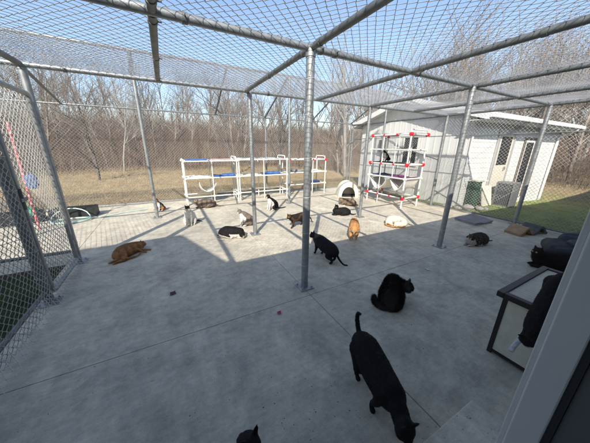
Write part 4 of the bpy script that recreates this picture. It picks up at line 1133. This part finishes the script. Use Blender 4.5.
def cat(label, loc, heading, pose, base, second=None, stripes=0, white=(), white_col=(.62, .59, .54), opts=None, vox=.008, fur=2500, furlen=.010, size=1.0, belly=None, patch=0, eye=EYE_Y, under=None, eyes_on=True, extra=None, seed=0, group='cats in the yard'):
    o = opts or {}
    P, eyes, nose, HM_ = pose_prims(pose, o)
    if extra: extra(P)
    C = np.array([p[0] for p in P.p]); Rr = np.array([p[1] for p in P.p]); S = np.array([p[4] for p in P.p])
    VV = (IV[None] * (Rr[:, None] * S)[:, None, :] + C[:, None, :]).reshape(-1, 3)
    nv = len(IV); FF = [[i + k * nv for i in f_] for k in range(len(C)) for f_ in IF]
    VV = VV.tolist()
    for (b_, t_, fwd, r) in P.cones:
        ax_ = (t_ - b_); side = ax_.cross(fwd).normalized(); f2 = fwd.normalized()
        o0 = len(VV); ring = []
        b2 = b_ - ax_ * .25
        for k in range(8):
            a = 2 * PI * k / 8; ring.append(b2 + side * r * 1.05 * math.cos(a) + f2 * max(r * .5, vox * .9) * math.sin(a))
        m_ = b_ + ax_ * .45
        ring2 = [m_ + side * r * .62 * math.cos(2 * PI * k / 8) + f2 * max(r * .34, vox * .7) * math.sin(2 * PI * k / 8) for k in range(8)]
        VV += [tuple(q_) for q_ in ring] + [tuple(q_) for q_ in ring2] + [tuple(t_)]
        for k in range(8):
            k2 = (k + 1) % 8
            FF.append([o0 + k, o0 + k2, o0 + 8 + k2, o0 + 8 + k]); FF.append([o0 + 8 + k, o0 + 8 + k2, o0 + 16])
        FF.append([o0 + k for k in range(8)][::-1])
    me = bpy.data.meshes.new('tmp'); me.from_pydata(VV, [], FF); me.update()
    tmp = bpy.data.objects.new('tmp', me); COL.objects.link(tmp)
    rm = tmp.modifiers.new('r', 'REMESH'); rm.mode = 'VOXEL'; rm.voxel_size = vox; rm.adaptivity = 0
    sm = tmp.modifiers.new('s', 'SMOOTH'); sm.factor = .5; sm.iterations = 4 if vox > .006 else 5
    dg = bpy.context.evaluated_depsgraph_get(); ev = tmp.evaluated_get(dg)
    m2 = bpy.data.meshes.new_from_object(ev); bpy.data.objects.remove(tmp); bpy.data.meshes.remove(me)
    n_ = len(m2.vertices); co = np.empty(n_ * 3, np.float32); m2.vertices.foreach_get('co', co); co = co.reshape(-1, 3).astype(float)
    nr = np.empty(n_ * 3, np.float32); m2.vertices.foreach_get('normal', nr); nr = nr.reshape(-1, 3).astype(float)
    # nearest primitive
    tags = np.empty(n_, dtype='U8'); tt = np.zeros(n_)
    Tn = np.array([p[2] for p in P.p]); Tt = np.array([p[3] for p in P.p])
    for s0 in range(0, n_, 4000):
        d = np.linalg.norm(co[s0:s0 + 4000, None] - C[None], axis=2) - Rr[None]
        k = d.argmin(1); tags[s0:s0 + 4000] = Tn[k]; tt[s0:s0 + 4000] = Tt[k]
    rg = np.random.default_rng(seed + 100); ph = rg.uniform(0, 6, 6)
    col = np.tile(np.array(base, float), (n_, 1))
    nz = .5 * hsh(co, 45, ph[0]) + .5 * hsh(co, 90, ph[1])
    if stripes and second is not None:
        body = np.isin(tags, ['torso', 'neck']); f_ = 62
        sv = np.where(body, np.sin(co[:, 0] * f_ * (1 if pose != 'sit' else .5) + co[:, 2] * (10 if pose != 'sit' else 55) + 2.2 * nz + np.abs(co[:, 1]) * 20), np.sin(co[:, 2] * 95 + co[:, 0] * 60 + 2 * nz))
        k = np.clip(sv * 1.2 - .1, 0, 1)[:, None] * stripes
        spine = (np.clip(nr[:, 2] - .75, 0, .25) * 4 * body)[:, None] * stripes
        k = np.maximum(k, spine)
        col = col * (1 - k) + np.array(second) * k
    if patch and second is not None:
        k = np.clip((hsh(co, 17, ph[2]) + .4 * hsh(co, 40, ph[3]) + patch - .3) * 9, 0, 1)[:, None]
        col = col * (1 - k) + np.array(second) * k
    if belly is not None:
        k = np.clip(-nr[:, 2] * 1.6, 0, 1)[:, None]; col = col * (1 - k) + np.array(belly) * k
    wm = np.zeros(n_, bool); jit = .012 * nz
    if 'paws' in white: wm |= (tags == 'paw') | (np.isin(tags, ['fleg', 'hleg']) & (co[:, 2] < .035 + jit))
    if 'legs' in white: wm |= (tags == 'paw') | (np.isin(tags, ['fleg', 'hleg']) & (co[:, 2] < .10 + jit))
    if 'fronts' in white: wm |= (tags == 'fleg')
    if 'muzzle' in white: wm |= (tags == 'muzzle')
    if 'bib' in white: wm |= (np.isin(tags, ['neck', 'torso', 'fleg']) & (nr[:, 0] + .1 * nz > .25) & (nr[:, 2] < .35) & (co[:, 0] > -.02))
    if 'belly' in white: wm |= (np.isin(tags, ['torso', 'hleg']) & (nr[:, 2] < -.15) | (co[:, 2] < .035))
    if 'face' in white: wm |= (np.isin(tags, ['head', 'muzzle']) & (((co - np.array(nose[0])) @ np.array(HM_ @ Vector((0, 0, 1)))) < .012 + jit))
    if 'body' in white: wm |= ~(np.isin(tags, ['tail'])) & ~((tags == 'head') & (((co - np.array(nose[0])) @ np.array(HM_ @ Vector((0, 0, 1)))) > .018 + jit))
    col[wm] = np.array(white_col)
    if under is not None:
        k = np.clip((.05 + .5 * jit - co[:, 2]) * 60, 0, 1)[:, None]; col = col * (1 - k) + np.array(under) * k
    col *= (1 + .12 * nz)[:, None]
    nd = np.linalg.norm(co - np.array(nose[0]), axis=1); lum = col.mean()
    col[nd < .0085 + vox * .25] = np.array((.30, .12, .10)) if lum > .1 else np.array((.012, .01, .01))
    col = np.clip(col, .004, 1)
    # fur blades appended to the skin
    tris = []
    m2.calc_loop_triangles(); lt_ = np.empty(len(m2.loop_triangles) * 3, np.int32); m2.loop_triangles.foreach_get('vertices', lt_); lt_ = lt_.reshape(-1, 3)
    ar = np.linalg.norm(np.cross(co[lt_[:, 1]] - co[lt_[:, 0]], co[lt_[:, 2]] - co[lt_[:, 0]]), axis=1)
    pick = rg.choice(len(lt_), fur, p=ar / ar.sum()); u = rg.dirichlet((1, 1, 1), fur)
    tri = lt_[pick]; pos = (co[tri] * u[..., None]).sum(1); nn = (nr[tri] * u[..., None]).sum(1); nn /= np.linalg.norm(nn, axis=1)[:, None] + 1e-9
    bc = col[tri[:, 0]]; tg = tags[tri[:, 0]]
    comb = np.tile(np.array([-1.0, 0, -.35]), (fur, 1)) + rg.normal(0, .25, (fur, 3))
    comb -= nn * (comb * nn).sum(1)[:, None]; comb /= np.linalg.norm(comb, axis=1)[:, None] + 1e-9
    lf_ = np.select([np.isin(tg, ['head', 'muzzle', 'paw', 'fleg']), tg == 'tail'], [.45, 1.1], 1.0)
    l_ = furlen * lf_ * rg.uniform(.6, 1.3, fur)
    lift = .35 if furlen < .015 else .68
    dirv = comb * (1 - lift) + nn * lift; dirv /= np.linalg.norm(dirv, axis=1)[:, None]
    sd_ = np.cross(dirv, nn); sd_ /= np.linalg.norm(sd_, axis=1)[:, None] + 1e-9
    wd = (.0009 + vox * .12) * (1.5 if furlen > .025 else 1)
    b0 = pos - nn * .002
    FV = np.stack([b0 - sd_ * wd, b0 + sd_ * wd, b0 + dirv * l_[:, None]], 1).reshape(-1, 3)
    fc = np.repeat(bc * rg.uniform(.75, 1.3, fur)[:, None], 3, 0)
    nf = len(m2.polygons); fl = [tuple(p_.vertices) for p_ in m2.polygons]
    body = bpy.data.meshes.new('body')
    allv = np.concatenate([co, FV]); allf = fl + [(n_ + 3 * k, n_ + 3 * k + 1, n_ + 3 * k + 2) for k in range(fur)]
    body.from_pydata(allv.tolist(), [], allf); body.update(); body.materials.append(FUR)
    sm_ = np.ones(len(body.polygons), bool); body.polygons.foreach_set('use_smooth', sm_)
    ca_ = body.color_attributes.new('coat', 'FLOAT_COLOR', 'POINT')
    cc = np.concatenate([np.concatenate([col, fc]), np.ones((n_ + 3 * fur, 1))], 1); ca_.data.foreach_set('color', cc.astype(np.float32).ravel())
    bpy.data.meshes.remove(m2)
    root = thing('cat', loc, label, 'cat', group, heading); root.scale = (size,) * 3
    bo = bpy.data.objects.new('body', body); COL.objects.link(bo); bo.parent = root
    if eyes_on:
        for (ep, ed) in eyes:
            bm_ = bmesh.new(); bmesh.ops.create_uvsphere(bm_, u_segments=14, v_segments=10, radius=.0088)
            em = bpy.data.meshes.new('eye'); bm_.to_mesh(em); bm_.free(); em.materials.append(eye)
            em.polygons.foreach_set('use_smooth', [True] * len(em.polygons))
            eo = bpy.data.objects.new('eye', em); COL.objects.link(eo); eo.parent = root; eo.location = ep; eo.rotation_euler = ed.to_track_quat('X', 'Z').to_euler()
    return root

def hd(x, y, deg):   # heading relative to the photo: 0 = image right, 90 = away, -90 = towards the camera
    return math.atan2(y, x) - PI / 2 + R(deg)
BLK = (.011, .0105, .011); BRN = (.10, .075, .055)
def K(label, x, y, deg, pose, base, z=0.0, **kw): return cat(label, (x, y, z + .001), hd(x, y, deg), pose, base, **kw)

# 17 near walking cat
K('sleek black cat walking toward the camera in the foreground with its tail raised', 1.02, .76, 0, 'stand', BLK, opts=dict(fat=1.28, head=(.30, -.01, .21), hpitch=-.5, hyaw=.1, stride=.06, tail=[(-.25, 0, .245), (-.29, 0, .28), (-.31, .0, .33), (-.30, 0, .37), (-.275, .0, .385)]), vox=.0055, fur=30000, furlen=.010, eyes_on=False, seed=1, size=1.10).rotation_euler.z = math.atan2(.44 - .98, .93 - 1.12)
# 16 long haired
K('fluffy long haired black cat sitting with its back to the camera', 1.97, 1.43, 92, 'sit', (.075, .065, .058), opts=dict(fat=1.6, head=(.015, -.165, .245), hyaw=-1.75, hpitch=-.1, hs=1.12, tail=[(-.15, .02, .03), (-.19, .05, .035), (-.18, .12, .033), (-.12, .17, .03), (-.03, .19, .028)], tailr=.028), vox=.006, fur=34000, furlen=.030, seed=2, size=.90, eyes_on=False)
# 18 head at bottom
K('black cat whose ear tips just show at the bottom edge of the photo', .165, .715, 100, 'sit', BLK, opts=dict(head=(.05, 0, .285), hyaw=.4, hpitch=.05, hs=1.5, fat=1.2), vox=.006, fur=12000, furlen=.009, seed=3, size=.84, eyes_on=False)
# 9 standing black
K('black cat standing behind the centre post with its tail hanging', 1.93, 2.64, 128, 'stand', BLK, opts=dict(crouch=.045, head=(.26, .03, .265), hyaw=.3, hpitch=-.2, stride=.03, fat=1.36, tail=[(-.24, 0, .19), (-.28, -.01, .13), (-.30, -.04, .07), (-.33, -.08, .02), (-.36, -.12, .015)]), vox=.0075, fur=9000, seed=4, size=1.06)
# 5 tuxedo curled
K('black and white cat curled up on the sunny concrete beside the shadow edge', .90, 4.10, -20, 'loaf', (.012, .011, .011), white=('paws', 'muzzle', 'belly'), opts=dict(head=(.205, -.05, .075), hpitch=-.5, hyaw=-.5, fat=1.3, tail=[(-.22, 0, .05), (-.26, -.06, .022), (-.22, -.15, .02), (-.1, -.18, .02)]), seed=5, fur=4000, size=1.02)
# 6 grey and white sitting
K('grey tabby cat with white chest sitting left of the slim middle post', 1.30, 4.66, 190, 'sit', (.19, .155, .125), second=(.09, .07, .058), stripes=.5, white=('bib', 'paws', 'muzzle', 'fronts'), white_col=(.68, .64, .57), opts=dict(head=(.10, 0, .315), hyaw=.5, hpitch=-.1, fat=1.32), seed=6, fur=4000, size=1.0)
# 7 black white seated
K('black and white cat sitting upright in front of the middle pipe rack', 2.30, 5.60, 215, 'sit', (.014, .012, .012), white=('bib', 'paws', 'muzzle', 'fronts'), opts=dict(fat=1.2, hyaw=.1, tail=[(-.165, 0, .03), (-.24, .02, .018), (-.33, .03, .018), (-.42, .02, .018)]), seed=7, fur=3000, size=1.12)
# 3 white cat with dark cap
K('white cat with a dark cap and tail sitting in front of the left pipe rack', .28, 5.22, 262, 'sit', (.03, .027, .025), white=('body',), white_col=(.60, .58, .53), opts=dict(fat=1.28, hyaw=-.1, tail=[(-.165, 0, .03), (-.2, .08, .022), (-.17, .16, .02), (-.1, .2, .02)]), seed=8, fur=3000, size=1.12)
# 4 tabby
K('grey brown tabby cat lying below the white sling seat', .80, 6.62, 185, 'loaf', (.17, .13, .10), second=(.06, .045, .035), stripes=.7, opts=dict(fat=1.2, head=(.20, .02, .17), hyaw=.6, tail=[(-.22, 0, .05), (-.28, .03, .022), (-.34, .05, .02), (-.4, .04, .02)]), seed=9, fur=3000, size=1.15)
# 2 calico
K('small dark calico cat sitting by the left ridge post near the back fence', -.30, 6.75, 235, 'sit', (.035, .028, .024), second=(.34, .15, .06), patch=.25, white=('bib', 'paws'), seed=10, fur=2500, size=.86)
# 8 tortoiseshell partly hidden by post
K('dark brown cat standing half hidden behind the centre post', 2.27, 4.10, 215, 'stand', (.024, .018, .015), second=(.075, .04, .025), patch=.15, opts=dict(fat=1.25, head=(.24, .02, .27), hyaw=.45, hpitch=-.15), seed=11, fur=3000, size=.95)
# 10 black grooming
K('black cat lying with raised head in the sun right of the centre post', 3.66, 4.40, 195, 'loaf', (.013, .012, .012), opts=dict(fat=1.2, head=(.13, .03, .22), hyaw=.6, hpitch=-.2, tail=[(-.22, 0, .05), (-.28, .02, .025), (-.34, 0, .02), (-.40, -.04, .02)]), seed=12, fur=3000, size=1.0)
# 11 tabby near igloo
K('striped brown tabby cat crouching in front of the cream pet shelter', 4.50, 5.15, 160, 'loaf', (.20, .145, .10), second=(.075, .05, .035), stripes=.8, opts=dict(head=(.19, .03, .13), hyaw=.3, hpitch=-.4, fat=1.05), seed=13, fur=3000, size=1.12)
# 12 orange seen from behind
K('orange cat seen end on at the edge of the shade beside the slim right post', 2.93, 3.12, 92, 'stand', (.50, .26, .10), second=(.33, .14, .045), stripes=.5, belly=(.62, .5, .36), opts=dict(head=(.24, 0, .22), hpitch=-.4, stride=.02, fat=1.25, tail=[(-.23, 0, .22), (-.26, 0, .17), (-.27, .01, .10), (-.28, .02, .05)]), seed=14, fur=4000, size=1.08)
# 13 cream curled
K('cream and orange cat curled asleep in the sun in front of the tall rack', 4.22, 3.22, -15, 'curl', (.66, .60, .48), under=(.44, .24, .11), opts=dict(hyaw=-.8, hpitch=-.4, fat=1.0), seed=15, fur=4000, size=1.18)
# 14 rack cat
K('black and white cat sitting on the upper shelf of the tall rack', 5.86, 5.18, 235, 'sit', (.014, .013, .013), z=1.215, white=('muzzle', 'paws', 'bib'), seed=16, fur=2500, size=.92, opts=dict(head=(.09, 0, .30)))
# 15 brown tabby right
K('dark brown tabby cat with white muzzle crouching alone near the right post', 4.60, 1.86, 238, 'loaf', (.060, .045, .036), second=(.024, .018, .015), stripes=.7, white=('muzzle', 'paws', 'bib'), white_col=(.42, .38, .34), opts=dict(head=(.18, .03, .165), hyaw=.05, hpitch=-.3, fat=1.4, tail=[(-.22, 0, .06), (-.28, 0, .045), (-.34, .02, .04), (-.39, .02, .04)]), seed=17, fur=6000, size=1.0)
# 1 orange tabby lying
K('orange tabby cat stretched out in the shade near the left corner post', -.66, 4.10, 38, 'side', (.33, .165, .072), second=(.17, .08, .033), stripes=.7, opts=dict(hyaw=-.2, hpitch=0, fat=1.45, tail=[(-.23, -.03, .03), (-.18, -.14, .022), (-.08, -.19, .02), (.02, -.17, .02)]), seed=18, fur=9000, furlen=.014, size=.98)
# 19 tortie lying right
K('dark tortoiseshell cat lying behind the pet house beside the black pet beds', 4.62, .87, 205, 'loaf', (.022, .017, .015), second=(.040, .026, .018), patch=.0, opts=dict(fat=1.25, head=(.20, .04, .19), hyaw=.6, hpitch=-.15), seed=19, fur=9000, furlen=.02, size=1.25)
# 20 black and white cat by the door
c20 = K('black and white cat peering down beside the pet house, half hidden by the door jamb', 2.44, .345, 180, 'stand', (.012, .011, .011), white=('muzzle', 'fronts', 'paws'), white_col=(.5, .49, .47), opts=dict(head=(.245, .0, .24), hyaw=.1, hpitch=-.1, fat=1.1, crouch=.03, stride=.03, reach=1, tail=[(-.24, 0, .2), (-.29, 0, .24), (-.33, 0, .3)]), eyes_on=False, vox=.0065, fur=9000, furlen=.012, seed=20, size=1.0)
c20.rotation_euler = (0, R(58), math.atan2(.02, -1)); c20.location = (2.27, .352, .50)
